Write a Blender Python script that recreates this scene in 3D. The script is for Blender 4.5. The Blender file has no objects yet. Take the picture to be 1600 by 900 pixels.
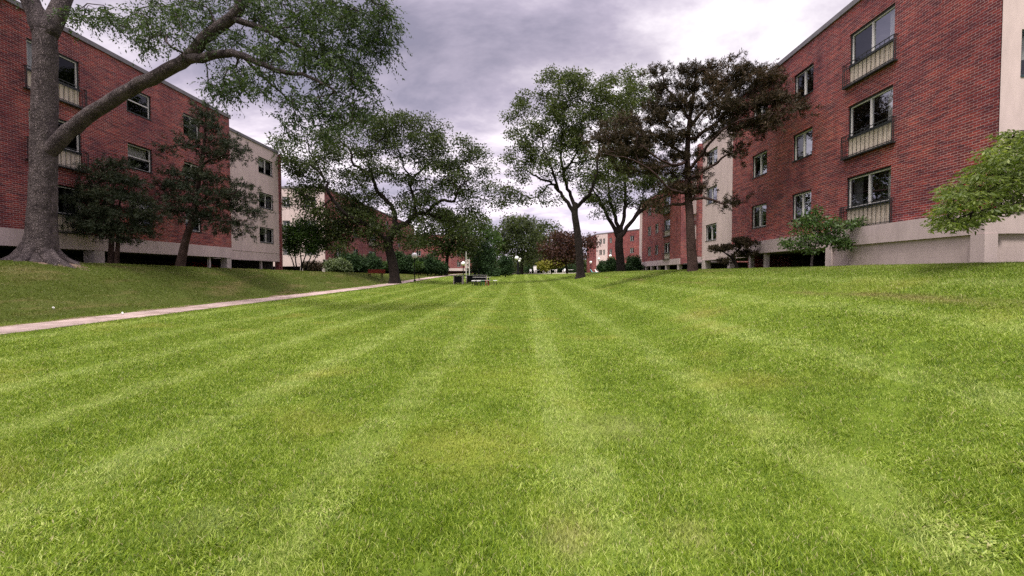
import bpy, math, random
import numpy as np
from mathutils import Vector, noise as mnoise

random.seed(7)
rng = np.random.default_rng(11)
SC = bpy.context.scene
COL = SC.collection
F = 711.0                      # focal length in photo pixels (1600 wide)
E = 1.5                        # eye height
PITCH = math.atan2(22.0, F)
CP, SP = math.cos(PITCH), math.sin(PITCH)

# ------------------------------------------------------------------ camera
cam_d = bpy.data.cameras.new('camera')
cam = bpy.data.objects.new('camera', cam_d)
COL.objects.link(cam)
cam.location = (0, 0, E)
cam.rotation_euler = (math.pi / 2 - PITCH, 0, 0)
cam_d.sensor_width = 36.0
cam_d.lens = 36.0 * F / 1600.0
cam_d.shift_x = -18.0 / 1600.0
cam_d.clip_end = 6000
cam_d.clip_start = 0.05
SC.camera = cam


def ray(px, py):
    xc = (px - 818.0) / F
    yc = (450.0 - py) / F
    return np.array([xc, CP + yc * SP, -SP + yc * CP])


def at(px, py, D):
    d = ray(px, py)
    return d * (D / d[1]) + np.array([0, 0, E])


def on_x(px, py, X):
    d = ray(px, py)
    return d * (X / d[0]) + np.array([0, 0, E])


def ypx(px, X):                 # depth of image column px on the plane x = X
    return X * F / (px - 818.0)


# ------------------------------------------------------------------ terrain
def sstep(t):
    t = np.clip(t, 0, 1)
    return t * t * (3 - 2 * t)


B_Y = [-40, 0, 8, 22, 32, 43, 60, 80, 100, 140, 4000]
B_Z = [0, 0, .02, .13, .27, .46, .86, 1.2, 1.42, 1.5, 1.45]
L_Y = [-40, 16, 21, 30, 38, 55, 75, 100, 140, 4000]
L_Z = [1.92, 1.92, 1.87, 1.77, 1.68, 1.5, 1.42, 1.47, 1.5, 1.45]
R_Y = [-40, 12, 30, 50, 70, 100, 140, 4000]
R_Z = [1.72, 1.72, 1.76, 1.74, 1.64, 1.5, 1.5, 1.45]


def zt(X, Y):
    X = np.asarray(X, float)
    Y = np.asarray(Y, float)
    b = np.interp(Y, B_Y, B_Z)
    l = np.interp(Y, L_Y, L_Z)
    r = np.interp(Y, R_Y, R_Z)
    s = sstep((X - 1.2) / 9.2)
    z = b + (r - b) * s
    p = b + .16 * sstep((-X - 7.5) / 3.5)
    k = sstep((-X - 12.65) / 4.4)
    zl = p + (l - p) * k
    z = np.where(X < -6, zl, z)
    # gentle unevenness
    z = z + .018 * np.sin(X * .9 + .6 * np.sin(Y * .35)) * np.sin(Y * .52 + 1.3) * ((X > -11) | (X < -13))
    return z


def gz(X, Y):
    return float(zt(X, Y))


# ------------------------------------------------------------------ mesh helpers
class MB:
    def __init__(s):
        s.v = []
        s.f = []

    def quad(s, a, b, c, d):
        n = len(s.v)
        s.v += [tuple(a), tuple(b), tuple(c), tuple(d)]
        s.f.append((n, n + 1, n + 2, n + 3))

    def hexa(s, p):             # 8 points: bottom ring 0-3, top ring 4-7
        n = len(s.v)
        s.v += [tuple(q) for q in p]
        for f in ((0, 3, 2, 1), (4, 5, 6, 7), (0, 1, 5, 4), (1, 2, 6, 5), (2, 3, 7, 6), (3, 0, 4, 7)):
            s.f.append(tuple(n + i for i in f))

    def box(s, x0, x1, y0, y1, z0, z1):
        s.hexa([(x0, y0, z0), (x1, y0, z0), (x1, y1, z0), (x0, y1, z0),
                (x0, y0, z1), (x1, y0, z1), (x1, y1, z1), (x0, y1, z1)])

    def bar(s, a, b, w, h=None):    # square bar between two points
        a, b = Vector(a), Vector(b)
        h = w if h is None else h
        d = (b - a).normalized()
        up = Vector((0, 0, 1)) if abs(d.z) < .9 else Vector((0, 1, 0))
        x = d.cross(up).normalized() * (w / 2)
        y = x.cross(d).normalized() * (h / 2)
        s.hexa([a - x - y, a + x - y, a + x + y, a - x + y, b - x - y, b + x - y, b + x + y, b - x + y])

    def tube(s, pts, rad, seg=8, cap=True, rough=0.0):
        pts = [Vector(p) for p in pts]
        n0 = len(s.v)
        prev = None
        for i, p in enumerate(pts):
            d = (pts[min(i + 1, len(pts) - 1)] - pts[max(i - 1, 0)]).normalized()
            if prev is None:
                prev = d.orthogonal().normalized()
            x = (prev - d * prev.dot(d))
            x = x.normalized() if x.length > 1e-6 else d.orthogonal().normalized()
            prev = x
            y = d.cross(x)
            r = rad[i] if hasattr(rad, '__len__') else rad
            for k in range(seg):
                t = 2 * math.pi * k / seg
                e = x * math.cos(t) + y * math.sin(t)
                f = 1.0
                if rough:
                    q = p + e * r
                    f += rough * (mnoise.noise(Vector((q.x * 7, q.y * 7, q.z * 1.3))) + .6 * mnoise.noise(Vector((q.x * 15, q.y * 15, q.z * 3.2))) + .8 * mnoise.noise(Vector((q.x * 2, q.y * 2, q.z * .9))))
                s.v.append(tuple(p + e * (r * f)))
        for i in range(len(pts) - 1):
            for k in range(seg):
                a = n0 + i * seg + k
                b = n0 + i * seg + (k + 1) % seg
                s.f.append((a, b, b + seg, a + seg))
        if cap:
            s.f.append(tuple(n0 + k for k in range(seg))[::-1])
            s.f.append(tuple(n0 + (len(pts) - 1) * seg + k for k in range(seg)))

    def lathe(s, cx, cy, prof, seg=14):     # prof: list of (r, z)
        n0 = len(s.v)
        for r, z in prof:
            for k in range(seg):
                t = 2 * math.pi * k / seg
                s.v.append((cx + r * math.cos(t), cy + r * math.sin(t), z))
        for i in range(len(prof) - 1):
            for k in range(seg):
                a = n0 + i * seg + k
                b = n0 + i * seg + (k + 1) % seg
                s.f.append((a, b, b + seg, a + seg))
        s.f.append(tuple(n0 + k for k in range(seg))[::-1])
        s.f.append(tuple(n0 + (len(prof) - 1) * seg + k for k in range(seg)))

    def build(s, name, mat, parent=None, uv=False, smooth=False):
        me = bpy.data.meshes.new(name)
        me.from_pydata(s.v, [], s.f)
        me.materials.append(mat)
        if uv:
            ul = me.uv_layers.new(name='UVMap')
            for poly in me.polygons:
                n = poly.normal
                if abs(n.z) > .7:
                    t, b = Vector((1, 0, 0)), Vector((0, 1, 0))
                else:
                    t = Vector((-n.y, n.x, 0)).normalized()
                    b = Vector((0, 0, 1))
                for li in poly.loop_indices:
                    c = me.vertices[me.loops[li].vertex_index].co
                    ul.data[li].uv = (t.dot(c), b.dot(c))
        if smooth:
            me.polygons.foreach_set('use_smooth', [True] * len(me.polygons))
        me.update()
        o = bpy.data.objects.new(name, me)
        COL.objects.link(o)
        if parent is not None:
            o.parent = parent
            o.matrix_parent_inverse = parent.matrix_world.inverted()
        return o


def np_mesh(name, V, faces_n, mat, parent=None, smooth=False, idx=None, counts=None):
    """V (n,3); either quads/tris laid out consecutively (faces_n verts a face) or idx + counts"""
    me = bpy.data.meshes.new(name)
    V = np.ascontiguousarray(V, dtype=np.float32)
    me.vertices.add(len(V))
    me.vertices.foreach_set('co', V.ravel())
    if idx is None:
        idx = np.arange(len(V), dtype=np.int32)
        counts = np.full(len(V) // faces_n, faces_n, dtype=np.int32)
    me.loops.add(len(idx))
    me.loops.foreach_set('vertex_index', np.asarray(idx, dtype=np.int32))
    me.polygons.add(len(counts))
    st = np.concatenate([[0], np.cumsum(counts)[:-1]]).astype(np.int32)
    me.polygons.foreach_set('loop_start', st)
    me.polygons.foreach_set('loop_total', np.asarray(counts, dtype=np.int32))
    if smooth:
        me.polygons.foreach_set('use_smooth', np.ones(len(counts), dtype=bool))
    me.materials.append(mat)
    me.update(calc_edges=True)
    o = bpy.data.objects.new(name, me)
    COL.objects.link(o)
    if parent is not None:
        o.parent = parent
        o.matrix_parent_inverse = parent.matrix_world.inverted()
    return o


def tag(o, label, cat, group=None, kind=None):
    if label:
        o['label'] = label
    if cat:
        o['category'] = cat
    if group:
        o['group'] = group
    if kind:
        o['kind'] = kind
    return o


def empty(name, loc, label, cat, group=None, rz=0):
    o = bpy.data.objects.new(name, None)
    COL.objects.link(o)
    o.location = tuple(float(c) for c in loc)
    o.rotation_euler = (0, 0, rz)
    o.empty_display_size = .3
    bpy.context.view_layer.update()
    return tag(o, label, cat, group)


def copy_thing(o, loc, rz, label, group=None):
    c = o.copy()
    COL.objects.link(c)
    c.location = tuple(float(q) for q in loc)
    c.rotation_euler = (0, 0, rz)
    c['label'] = label
    if group:
        c['group'] = group
    for ch in list(o.children):
        k = ch.copy()
        COL.objects.link(k)
        k.parent = c
        for g in list(ch.children):
            q = g.copy()
            COL.objects.link(q)
            q.parent = k
    return c


# ------------------------------------------------------------------ materials
def new_mat(name):
    m = bpy.data.materials.new(name)
    m.use_nodes = True
    nt = m.node_tree
    nt.nodes.clear()
    out = nt.nodes.new('ShaderNodeOutputMaterial')
    return m, nt, out


def node(nt, t, **kw):
    n = nt.nodes.new(t)
    for k, v in kw.items():
        if k in n.inputs.keys():
            n.inputs[k].default_value = v
        else:
            setattr(n, k, v)
    return n


def ramp(nt, stops):
    r = nt.nodes.new('ShaderNodeValToRGB')
    el = r.color_ramp.elements
    while len(el) < len(stops):
        el.new(.5)
    for e, (p, c) in zip(el, stops):
        e.position = p
        e.color = (*c, 1) if len(c) == 3 else c
    return r


def mixc(nt, a, b, fac=None, blend='MIX'):
    m = nt.nodes.new('ShaderNodeMix')
    m.data_type = 'RGBA'
    m.blend_type = blend
    for sock, val in ((6, a), (7, b), (0, fac)):
        if val is None:
            continue
        if hasattr(val, 'links'):
            nt.links.new(val, m.inputs[sock])
        elif sock == 0:
            m.inputs[0].default_value = val
        else:
            m.inputs[sock].default_value = (*val, 1)
    return m.outputs[2]


def math_n(nt, op, a, b=None, clamp=False):
    m = nt.nodes.new('ShaderNodeMath')
    m.operation = op
    m.use_clamp = clamp
    for i, v in enumerate((a, b)):
        if v is None:
            continue
        if hasattr(v, 'links'):
            nt.links.new(v, m.inputs[i])
        else:
            m.inputs[i].default_value = v
    return m.outputs[0]


def noise(nt, vec, scale, detail=4, rough=.55):
    n = nt.nodes.new('ShaderNodeTexNoise')
    n.inputs['Scale'].default_value = scale
    n.inputs['Detail'].default_value = detail
    n.inputs['Roughness'].default_value = rough
    if vec is not None:
        nt.links.new(vec, n.inputs['Vector'])
    return n.outputs['Fac']


def principled(nt, out, rough=.8, spec=.3, metal=0):
    p = nt.nodes.new('ShaderNodeBsdfPrincipled')
    p.inputs['Roughness'].default_value = rough
    p.inputs['Specular IOR Level'].default_value = spec
    p.inputs['Metallic'].default_value = metal
    nt.links.new(p.outputs[0], out.inputs[0])
    return p


def simple_mat(name, c, var=.25, scale=6, rough=.7, spec=.3, metal=0, bump=0.0):
    m, nt, out = new_mat(name)
    p = principled(nt, out, rough, spec, metal)
    geo = nt.nodes.new('ShaderNodeNewGeometry')
    f = noise(nt, geo.outputs['Position'], scale, 6, .65)
    lo = tuple(x * (1 - var) for x in c)
    hi = tuple(min(1, x * (1 + var)) for x in c)
    r = ramp(nt, [(.3, lo), (.7, hi)])
    nt.links.new(f, r.inputs[0])
    nt.links.new(r.outputs[0], p.inputs['Base Color'])
    if bump:
        b = nt.nodes.new('ShaderNodeBump')
        b.inputs['Strength'].default_value = bump
        b.inputs['Distance'].default_value = .02
        nt.links.new(noise(nt, geo.outputs['Position'], scale * 8, 4), b.inputs['Height'])
        nt.links.new(b.outputs[0], p.inputs['Normal'])
    return m


def brick_mat():
    m, nt, out = new_mat('red_brick')
    p = principled(nt, out, .9, .2)
    uv = nt.nodes.new('ShaderNodeUVMap')
    b = nt.nodes.new('ShaderNodeTexBrick')
    b.offset = .5
    b.inputs['Scale'].default_value = 1
    b.inputs['Brick Width'].default_value = .215
    b.inputs['Row Height'].default_value = .075
    b.inputs['Mortar Size'].default_value = .0085
    b.inputs['Mortar Smooth'].default_value = .25
    b.inputs['Bias'].default_value = -.1
    b.inputs['Color1'].default_value = (.295, .055, .043, 1)
    b.inputs['Color2'].default_value = (.115, .030, .033, 1)
    b.inputs['Mortar'].default_value = (.42, .31, .28, 1)
    nt.links.new(uv.outputs[0], b.inputs['Vector'])
    n1 = noise(nt, uv.outputs[0], .45, 5, .6)
    r1 = ramp(nt, [(.28, (.58, .50, .62)), (.5, (.95, .88, .92)), (.72, (1.18, 1.08, 1.02))])
    nt.links.new(n1, r1.inputs[0])
    c = mixc(nt, b.outputs['Color'], r1.outputs[0], 1.0, 'MULTIPLY')
    # courses of darker, purple bricks
    mp = nt.nodes.new('ShaderNodeMapping')
    mp.inputs['Scale'].default_value = (1.1, 13.4, 1)
    nt.links.new(uv.outputs[0], mp.inputs[0])
    n2 = noise(nt, mp.outputs[0], 1.0, 2, .5)
    r2 = ramp(nt, [(.36, (1.18, 1.12, 1.02)), (.50, (.95, .95, .98)), (.66, (.45, .48, .58))])
    nt.links.new(n2, r2.inputs[0])
    c = mixc(nt, c, r2.outputs[0], .8, 'MULTIPLY')
    mps = nt.nodes.new('ShaderNodeMapping')
    mps.inputs['Scale'].default_value = (2.2, .16, 1)      # rain streaks
    nt.links.new(uv.outputs[0], mps.inputs[0])
    r3 = ramp(nt, [(.40, (1, 1, 1)), (.62, (.78, .74, .76))])
    nt.links.new(noise(nt, mps.outputs[0], 1.0, 5, .6), r3.inputs[0])
    c = mixc(nt, c, r3.outputs[0], .8, 'MULTIPLY')
    nt.links.new(c, p.inputs['Base Color'])
    bp = nt.nodes.new('ShaderNodeBump')
    bp.invert = True
    bp.inputs['Strength'].default_value = .5
    bp.inputs['Distance'].default_value = .008
    nt.links.new(b.outputs['Fac'], bp.inputs['Height'])
    nt.links.new(bp.outputs[0], p.inputs['Normal'])
    return m


def stucco_mat(name, c, joint=0.0):
    m, nt, out = new_mat(name)
    p = principled(nt, out, .92, .15)
    uv = nt.nodes.new('ShaderNodeUVMap')
    mp = nt.nodes.new('ShaderNodeMapping')
    mp.inputs['Scale'].default_value = (1.4, .35, 1)     # rain streaks
    nt.links.new(uv.outputs[0], mp.inputs[0])
    n1 = noise(nt, mp.outputs[0], 1.3, 7, .7)
    r1 = ramp(nt, [(.3, tuple(x * .78 for x in c)), (.62, c), (.8, tuple(x * 1.05 for x in c))])
    nt.links.new(n1, r1.inputs[0])
    col = r1.outputs[0]
    if joint:
        b = nt.nodes.new('ShaderNodeTexBrick')
        b.inputs['Scale'].default_value = 1
        b.inputs['Brick Width'].default_value = .4
        b.inputs['Row Height'].default_value = .2
        b.inputs['Mortar Size'].default_value = .006
        b.inputs['Color1'].default_value = (1, 1, 1, 1)
        b.inputs['Color2'].default_value = (.93, .93, .93, 1)
        b.inputs['Mortar'].default_value = (.8, .8, .8, 1)
        nt.links.new(uv.outputs[0], b.inputs['Vector'])
        col = mixc(nt, col, b.outputs['Color'], joint, 'MULTIPLY')
    nt.links.new(col, p.inputs['Base Color'])
    bp = nt.nodes.new('ShaderNodeBump')
    bp.inputs['Strength'].default_value = .25
    bp.inputs['Distance'].default_value = .01
    nt.links.new(noise(nt, uv.outputs[0], 40, 4), bp.inputs['Height'])
    nt.links.new(bp.outputs[0], p.inputs['Normal'])
    return m


def leaf_mat(name, cols, trans=.35, rough=.55, pscale=.55):
    """cols: dark, mid, light"""
    m, nt, out = new_mat(name)
    geo = nt.nodes.new('ShaderNodeNewGeometry')
    r = ramp(nt, [(.0, cols[0]), (.55, cols[1]), (1.0, cols[2])])
    n1 = noise(nt, geo.outputs['Position'], pscale, 3)
    a = math_n(nt, 'MULTIPLY', geo.outputs['Random Per Island'], .62)
    b = math_n(nt, 'MULTIPLY', math_n(nt, 'SUBTRACT', n1, .25), .8)
    nt.links.new(math_n(nt, 'ADD', a, b, True), r.inputs[0])
    p = nt.nodes.new('ShaderNodeBsdfPrincipled')
    p.inputs['Roughness'].default_value = rough
    p.inputs['Specular IOR Level'].default_value = .25
    t = nt.nodes.new('ShaderNodeBsdfTranslucent')
    nt.links.new(r.outputs[0], p.inputs['Base Color'])
    tc = mixc(nt, r.outputs[0], (1.25, 1.35, .6), 1.0, 'MULTIPLY')
    nt.links.new(tc, t.inputs['Color'])
    mx = nt.nodes.new('ShaderNodeMixShader')
    mx.inputs[0].default_value = trans
    nt.links.new(p.outputs[0], mx.inputs[1])
    nt.links.new(t.outputs[0], mx.inputs[2])
    nt.links.new(mx.outputs[0], out.inputs[0])
    return m


def bark_mat(name, c0, c1, scale=1.0):
    m, nt, out = new_mat(name)
    p = principled(nt, out, .95, .15)
    geo = nt.nodes.new('ShaderNodeNewGeometry')
    mp = nt.nodes.new('ShaderNodeMapping')
    mp.inputs['Scale'].default_value = (scale, scale, scale * .33)
    nt.links.new(geo.outputs['Position'], mp.inputs[0])
    v = nt.nodes.new('ShaderNodeTexVoronoi')
    v.feature = 'DISTANCE_TO_EDGE'
    v.inputs['Scale'].default_value = 26
    w = mixc(nt, mp.outputs[0], (0, 0, 0), .0)
    nz = nt.nodes.new('ShaderNodeTexNoise')
    nz.inputs['Scale'].default_value = 5
    nz.inputs['Detail'].default_value = 5
    nt.links.new(mp.outputs[0], nz.inputs['Vector'])
    add = nt.nodes.new('ShaderNodeVectorMath')
    add.operation = 'MULTIPLY_ADD'
    nt.links.new(nz.outputs['Color'], add.inputs[0])
    add.inputs[1].default_value = (.35, .35, .35)
    nt.links.new(mp.outputs[0], add.inputs[2])
    nt.links.new(add.outputs[0], v.inputs['Vector'])
    e = math_n(nt, 'MULTIPLY', v.outputs['Distance'], 2.6, True)
    n2 = noise(nt, geo.outputs['Position'], 3.0, 7, .7)
    k = math_n(nt, 'ADD', math_n(nt, 'MULTIPLY', e, .38), math_n(nt, 'MULTIPLY', n2, .78), True)
    r = ramp(nt, [(.34, c0), (.70, c1)])
    nt.links.new(k, r.inputs[0])
    nt.links.new(r.outputs[0], p.inputs['Base Color'])
    bp = nt.nodes.new('ShaderNodeBump')
    bp.inputs['Strength'].default_value = 1.0
    bp.inputs['Distance'].default_value = .05
    nt.links.new(math_n(nt, 'ADD', e, n2), bp.inputs['Height'])
    nt.links.new(bp.outputs[0], p.inputs['Normal'])
    return m


def glass_mat(name='window_glass', k=.42, k0=.06, tcol=(.78, .80, .80, 1)):
    m, nt, out = new_mat(name)
    g = nt.nodes.new('ShaderNodeBsdfGlossy')
    g.inputs['Roughness'].default_value = .015
    g.inputs['Color'].default_value = (.62, .65, .70, 1)
    geo = nt.nodes.new('ShaderNodeNewGeometry')
    bp = nt.nodes.new('ShaderNodeBump')
    bp.inputs['Strength'].default_value = .04
    bp.inputs['Distance'].default_value = .05
    nt.links.new(noise(nt, geo.outputs['Position'], 1.6, 1), bp.inputs['Height'])
    nt.links.new(bp.outputs[0], g.inputs['Normal'])
    t = nt.nodes.new('ShaderNodeBsdfTransparent')
    t.inputs['Color'].default_value = tcol
    lw = nt.nodes.new('ShaderNodeLayerWeight')
    lw.inputs['Blend'].default_value = .42
    fac = math_n(nt, 'ADD', math_n(nt, 'MULTIPLY', lw.outputs['Fresnel'], k), k0, True)
    mx = nt.nodes.new('ShaderNodeMixShader')
    nt.links.new(fac, mx.inputs[0])
    nt.links.new(t.outputs[0], mx.inputs[1])
    nt.links.new(g.outputs[0], mx.inputs[2])
    nt.links.new(mx.outputs[0], out.inputs[0])
    return m


def lawn_color(nt, base_dark, base_mid, base_light, rnd=None):
    """shared colour logic of soil sheet and blades: patches, mower streaks, dry streaks on the bank"""
    geo = nt.nodes.new('ShaderNodeNewGeometry')
    pos = geo.outputs['Position']
    sep = nt.nodes.new('ShaderNodeSeparateXYZ')
    nt.links.new(pos, sep.inputs[0])
    n1 = noise(nt, pos, .30, 4, .6)
    n2 = noise(nt, pos, 1.7, 4, .65)
    x = sep.outputs['X']
    mpl = nt.nodes.new('ShaderNodeMapping')
    mpl.inputs['Scale'].default_value = (1, .16, 1)
    nt.links.new(pos, mpl.inputs[0])
    nl = noise(nt, mpl.outputs[0], 1.3, 4, .6)
    # mower stripes, light off leaning blades put into colour, run along Y, one pass about 1.75 m wide, edges wander a little
    wob = math_n(nt, 'MULTIPLY', math_n(nt, 'SUBTRACT', n1, .5), .45)
    st = math_n(nt, 'SINE', math_n(nt, 'MULTIPLY', math_n(nt, 'ADD', x, wob), 2 * math.pi / 1.8))
    st = math_n(nt, 'MULTIPLY', math_n(nt, 'ADD', st, 1.0), .5)
    st = math_n(nt, 'MULTIPLY', math_n(nt, 'POWER', st, 3.2), math_n(nt, 'ADD', nl, .35, True))
    n5 = noise(nt, pos, 6.5, 3, .6)
    k = math_n(nt, 'ADD', math_n(nt, 'ADD', math_n(nt, 'MULTIPLY', n2, .5), math_n(nt, 'MULTIPLY', n1, .45)), math_n(nt, 'MULTIPLY', math_n(nt, 'SUBTRACT', n5, .5), .55))
    if rnd:
        k = math_n(nt, 'ADD', math_n(nt, 'MULTIPLY', k, .8), math_n(nt, 'MULTIPLY', math_n(nt, 'SUBTRACT', geo.outputs['Random Per Island'], .42), .72))
    k = math_n(nt, 'ADD', k, math_n(nt, 'MULTIPLY', math_n(nt, 'SUBTRACT', st, .24), .17), True)
    r = ramp(nt, [(.22, base_dark), (.5, base_mid), (.8, base_light)])
    nt.links.new(k, r.inputs[0])
    c = r.outputs[0]
    # pale streaks on the mower stripes, same light put into colour
    ps = math_n(nt, 'MULTIPLY', math_n(nt, 'GREATER_THAN', st, .5), math_n(nt, 'MULTIPLY', math_n(nt, 'SUBTRACT', n2, .36), 1.5, True))
    c = mixc(nt, c, tuple(min(1, q * 1.25) for q in (base_light[0] * .95, base_light[1] * .9, base_light[2] * 2.3)), math_n(nt, 'MULTIPLY', ps, .22))
    # yellow patches
    n3 = noise(nt, pos, .55, 3, .5)
    y = math_n(nt, 'MULTIPLY', math_n(nt, 'SUBTRACT', n3, .56), 5.0, True)
    c = mixc(nt, c, (base_light[0] * 1.25, base_light[1] * .93, base_light[2] * .9), math_n(nt, 'MULTIPLY', y, .35))
    # worn straw and earth spots
    for (px_, py_, rad_, cc_, am_) in ((.22, 2.5, .22, (.34, .29, .14), .28), (.95, 2.55, .20, (.44, .42, .16), .25), (-.45, 3.9, .75, (.40, .41, .08), .35), (-1.9, 2.7, .30, (.36, .40, .16), .2), (.9, 4.4, .5, (.33, .36, .12), .4), (4.4, 11.2, .8, (.30, .24, .07), .4), (-.2, 6.5, 1.1, (.37, .42, .06), .2)):
        dv = nt.nodes.new('ShaderNodeVectorMath')
        dv.operation = 'DISTANCE'
        cxy = nt.nodes.new('ShaderNodeCombineXYZ')
        nt.links.new(x, cxy.inputs[0])
        nt.links.new(sep.outputs['Y'], cxy.inputs[1])
        nt.links.new(cxy.outputs[0], dv.inputs[0])
        dv.inputs[1].default_value = (px_, py_, 0)
        dd_ = math_n(nt, 'DIVIDE', dv.outputs['Value'], rad_)
        dd_ = math_n(nt, 'ADD', dd_, math_n(nt, 'MULTIPLY', math_n(nt, 'SUBTRACT', n5, .5), 2.2))
        fc = math_n(nt, 'MULTIPLY', math_n(nt, 'SUBTRACT', 1.15, dd_, True), am_, True)
        c = mixc(nt, c, cc_, fc)
    # dry tyre lines along the right bank
    mpv = nt.nodes.new('ShaderNodeMapping')
    mpv.inputs['Scale'].default_value = (1, .22, 1)
    nt.links.new(pos, mpv.inputs[0])
    n4 = noise(nt, mpv.outputs[0], 1.6, 5, .65)
    for x0, wd in ((6.6, .30), (8.9, .45)):
        d = math_n(nt, 'ABSOLUTE', math_n(nt, 'SUBTRACT', math_n(nt, 'ADD', x, math_n(nt, 'MULTIPLY', wob, .5)), x0))
        d = math_n(nt, 'SUBTRACT', 1.0, math_n(nt, 'DIVIDE', d, wd), True)
        d = math_n(nt, 'MULTIPLY', d, math_n(nt, 'MULTIPLY', math_n(nt, 'SUBTRACT', n4, .46), 6.0, True))
        c = mixc(nt, c, (.26, .20, .09), math_n(nt, 'MULTIPLY', d, .75))
    # duller turf on the left bank
    lb = math_n(nt, 'MULTIPLY', math_n(nt, 'SUBTRACT', math_n(nt, 'MULTIPLY', x, -1.0), 12.4), 1.2, True)
    dull = mixc(nt, (base_dark[0] * .95, base_dark[1] * .72, base_dark[2] * 1.3), (.16, .115, .055), math_n(nt, 'MULTIPLY', math_n(nt, 'SUBTRACT', n4, .5), 4.0, True))
    c = mixc(nt, c, dull, math_n(nt, 'MULTIPLY', lb, .82))
    rb = math_n(nt, 'MULTIPLY', math_n(nt, 'SUBTRACT', x, 6.0), .25, True)
    c = mixc(nt, c, (base_dark[0] * 1.1, base_dark[1] * .95, base_dark[2] * 1.3), math_n(nt, 'MULTIPLY', rb, .62))
    return c, pos


def ground_mat():
    m, nt, out = new_mat('lawn_soil')
    p = principled(nt, out, .95, .1)
    c, pos = lawn_color(nt, (.052, .086, .010), (.100, .150, .015), (.155, .205, .032))
    nt.links.new(c, p.inputs['Base Color'])
    bp = nt.nodes.new('ShaderNodeBump')
    bp.inputs['Strength'].default_value = .7
    bp.inputs['Distance'].default_value = .04
    nt.links.new(noise(nt, pos, 22, 5, .7), bp.inputs['Height'])
    nt.links.new(bp.outputs[0], p.inputs['Normal'])
    return m


def blade_mat():
    m, nt, out = new_mat('grass_blade')
    c, pos = lawn_color(nt, (.095, .165, .010), (.265, .375, .026), (.490, .565, .150), rnd=True)
    geo = nt.nodes.new('ShaderNodeNewGeometry')
    dry = math_n(nt, 'GREATER_THAN', geo.outputs['Random Per Island'], .955)
    c = mixc(nt, c, (.42, .37, .19), math_n(nt, 'MULTIPLY', dry, .8))
    p = nt.nodes.new('ShaderNodeBsdfPrincipled')
    p.inputs['Roughness'].default_value = .5
    p.inputs['Specular IOR Level'].default_value = .25
    t = nt.nodes.new('ShaderNodeBsdfTranslucent')
    nt.links.new(c, p.inputs['Base Color'])
    nt.links.new(c, t.inputs['Color'])
    mx = nt.nodes.new('ShaderNodeMixShader')
    mx.inputs[0].default_value = .42
    nt.links.new(p.outputs[0], mx.inputs[1])
    nt.links.new(t.outputs[0], mx.inputs[2])
    nt.links.new(mx.outputs[0], out.inputs[0])
    return m


M = {}
M['brick'] = brick_mat()
M['stucco'] = stucco_mat('beige_stucco', (.60, .485, .455))
M['band'] = stucco_mat('beige_concrete', (.52, .42, .405))
M['block'] = stucco_mat('painted_block', (.50, .40, .38), joint=.7)
M['coping'] = simple_mat('grey_coping', (.16, .15, .16), .2, 3, .6)
M['dark'] = simple_mat('dark_bronze_frame', (.018, .022, .022), .2, 9, .45, .4)
M['teal'] = simple_mat('dark_teal_frame', (.02, .045, .05), .2, 9, .45, .4)
M['alu'] = simple_mat('pale_sash', (.55, .53, .50), .12, 9, .45, .4)
M['panel'] = simple_mat('cream_panel', (.58, .50, .40), .12, 4, .6)
M['glass'] = glass_mat()
M['screen'] = glass_mat('screened_glass', .16, .03, (.28, .29, .30, 1))
M['curtain'] = simple_mat('pale_curtain', (.60, .57, .54), .12, 5, .9)
M['room'] = simple_mat('room_gloom', (.045, .038, .036), .4, 1.2, .9)
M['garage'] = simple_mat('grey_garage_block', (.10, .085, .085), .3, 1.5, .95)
M['concrete'] = simple_mat('pale_concrete', (.42, .36, .34), .2, 3, .9, .2, 0, .3)
M['pathmat'] = simple_mat('path_concrete', (.37, .29, .265), .32, 2.6, .95, .15, 0, .3)
_pm = M['pathmat'].node_tree
_pp = next(n_ for n_ in _pm.nodes if n_.type == 'BSDF_PRINCIPLED')
_src = _pp.inputs['Base Color'].links[0].from_socket
_g = _pm.nodes.new('ShaderNodeNewGeometry')
_r = ramp(_pm, [(0, (.74, .73, .72)), (1, (1.12, 1.1, 1.08))])
_pm.links.new(_g.outputs['Random Per Island'], _r.inputs[0])
_c = mixc(_pm, _src, _r.outputs[0], 1.0, 'MULTIPLY')
_st = ramp(_pm, [(.48, (1, 1, 1)), (.64, (.66, .62, .58))])
_pm.links.new(noise(_pm, _g.outputs['Position'], .9, 6, .7), _st.inputs[0])
_pm.links.new(mixc(_pm, _c, _st.outputs[0], 1.0, 'MULTIPLY'), _pp.inputs['Base Color'])
M['patio'] = simple_mat('patio_concrete', (.62, .57, .47), .14, 1.2, .95, .15)
M['bark'] = bark_mat('grey_bark', (.040, .031, .033), (.215, .175, .172), 1.0)
M['bark2'] = bark_mat('dark_bark', (.012, .009, .008), (.052, .038, .033), 1.6)
M['bark3'] = bark_mat('pine_bark', (.045, .027, .023), (.150, .092, .082), 1.4)
M['leaf1'] = leaf_mat('honey_locust_leaf', ((.020, .036, .016), (.046, .074, .027), (.096, .132, .050)))
M['leaf2'] = leaf_mat('spreading_tree_leaf', ((.018, .028, .009), (.040, .058, .015), (.088, .108, .030)))
M['leaf3'] = leaf_mat('tall_tree_leaf', ((.022, .034, .010), (.056, .076, .018), (.115, .138, .038)))
M['leaf4'] = leaf_mat('green_bush_leaf', ((.016, .036, .008), (.040, .080, .015), (.085, .140, .030)))
M['leaf5'] = leaf_mat('fine_maple_leaf', ((.040, .066, .012), (.120, .165, .034), (.270, .310, .095)), .4, .5, 1.5)
M['leaf6'] = leaf_mat('pear_leaf', ((.022, .048, .012), (.055, .100, .026), (.150, .205, .085)), .35, .4, 1.5)
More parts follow.
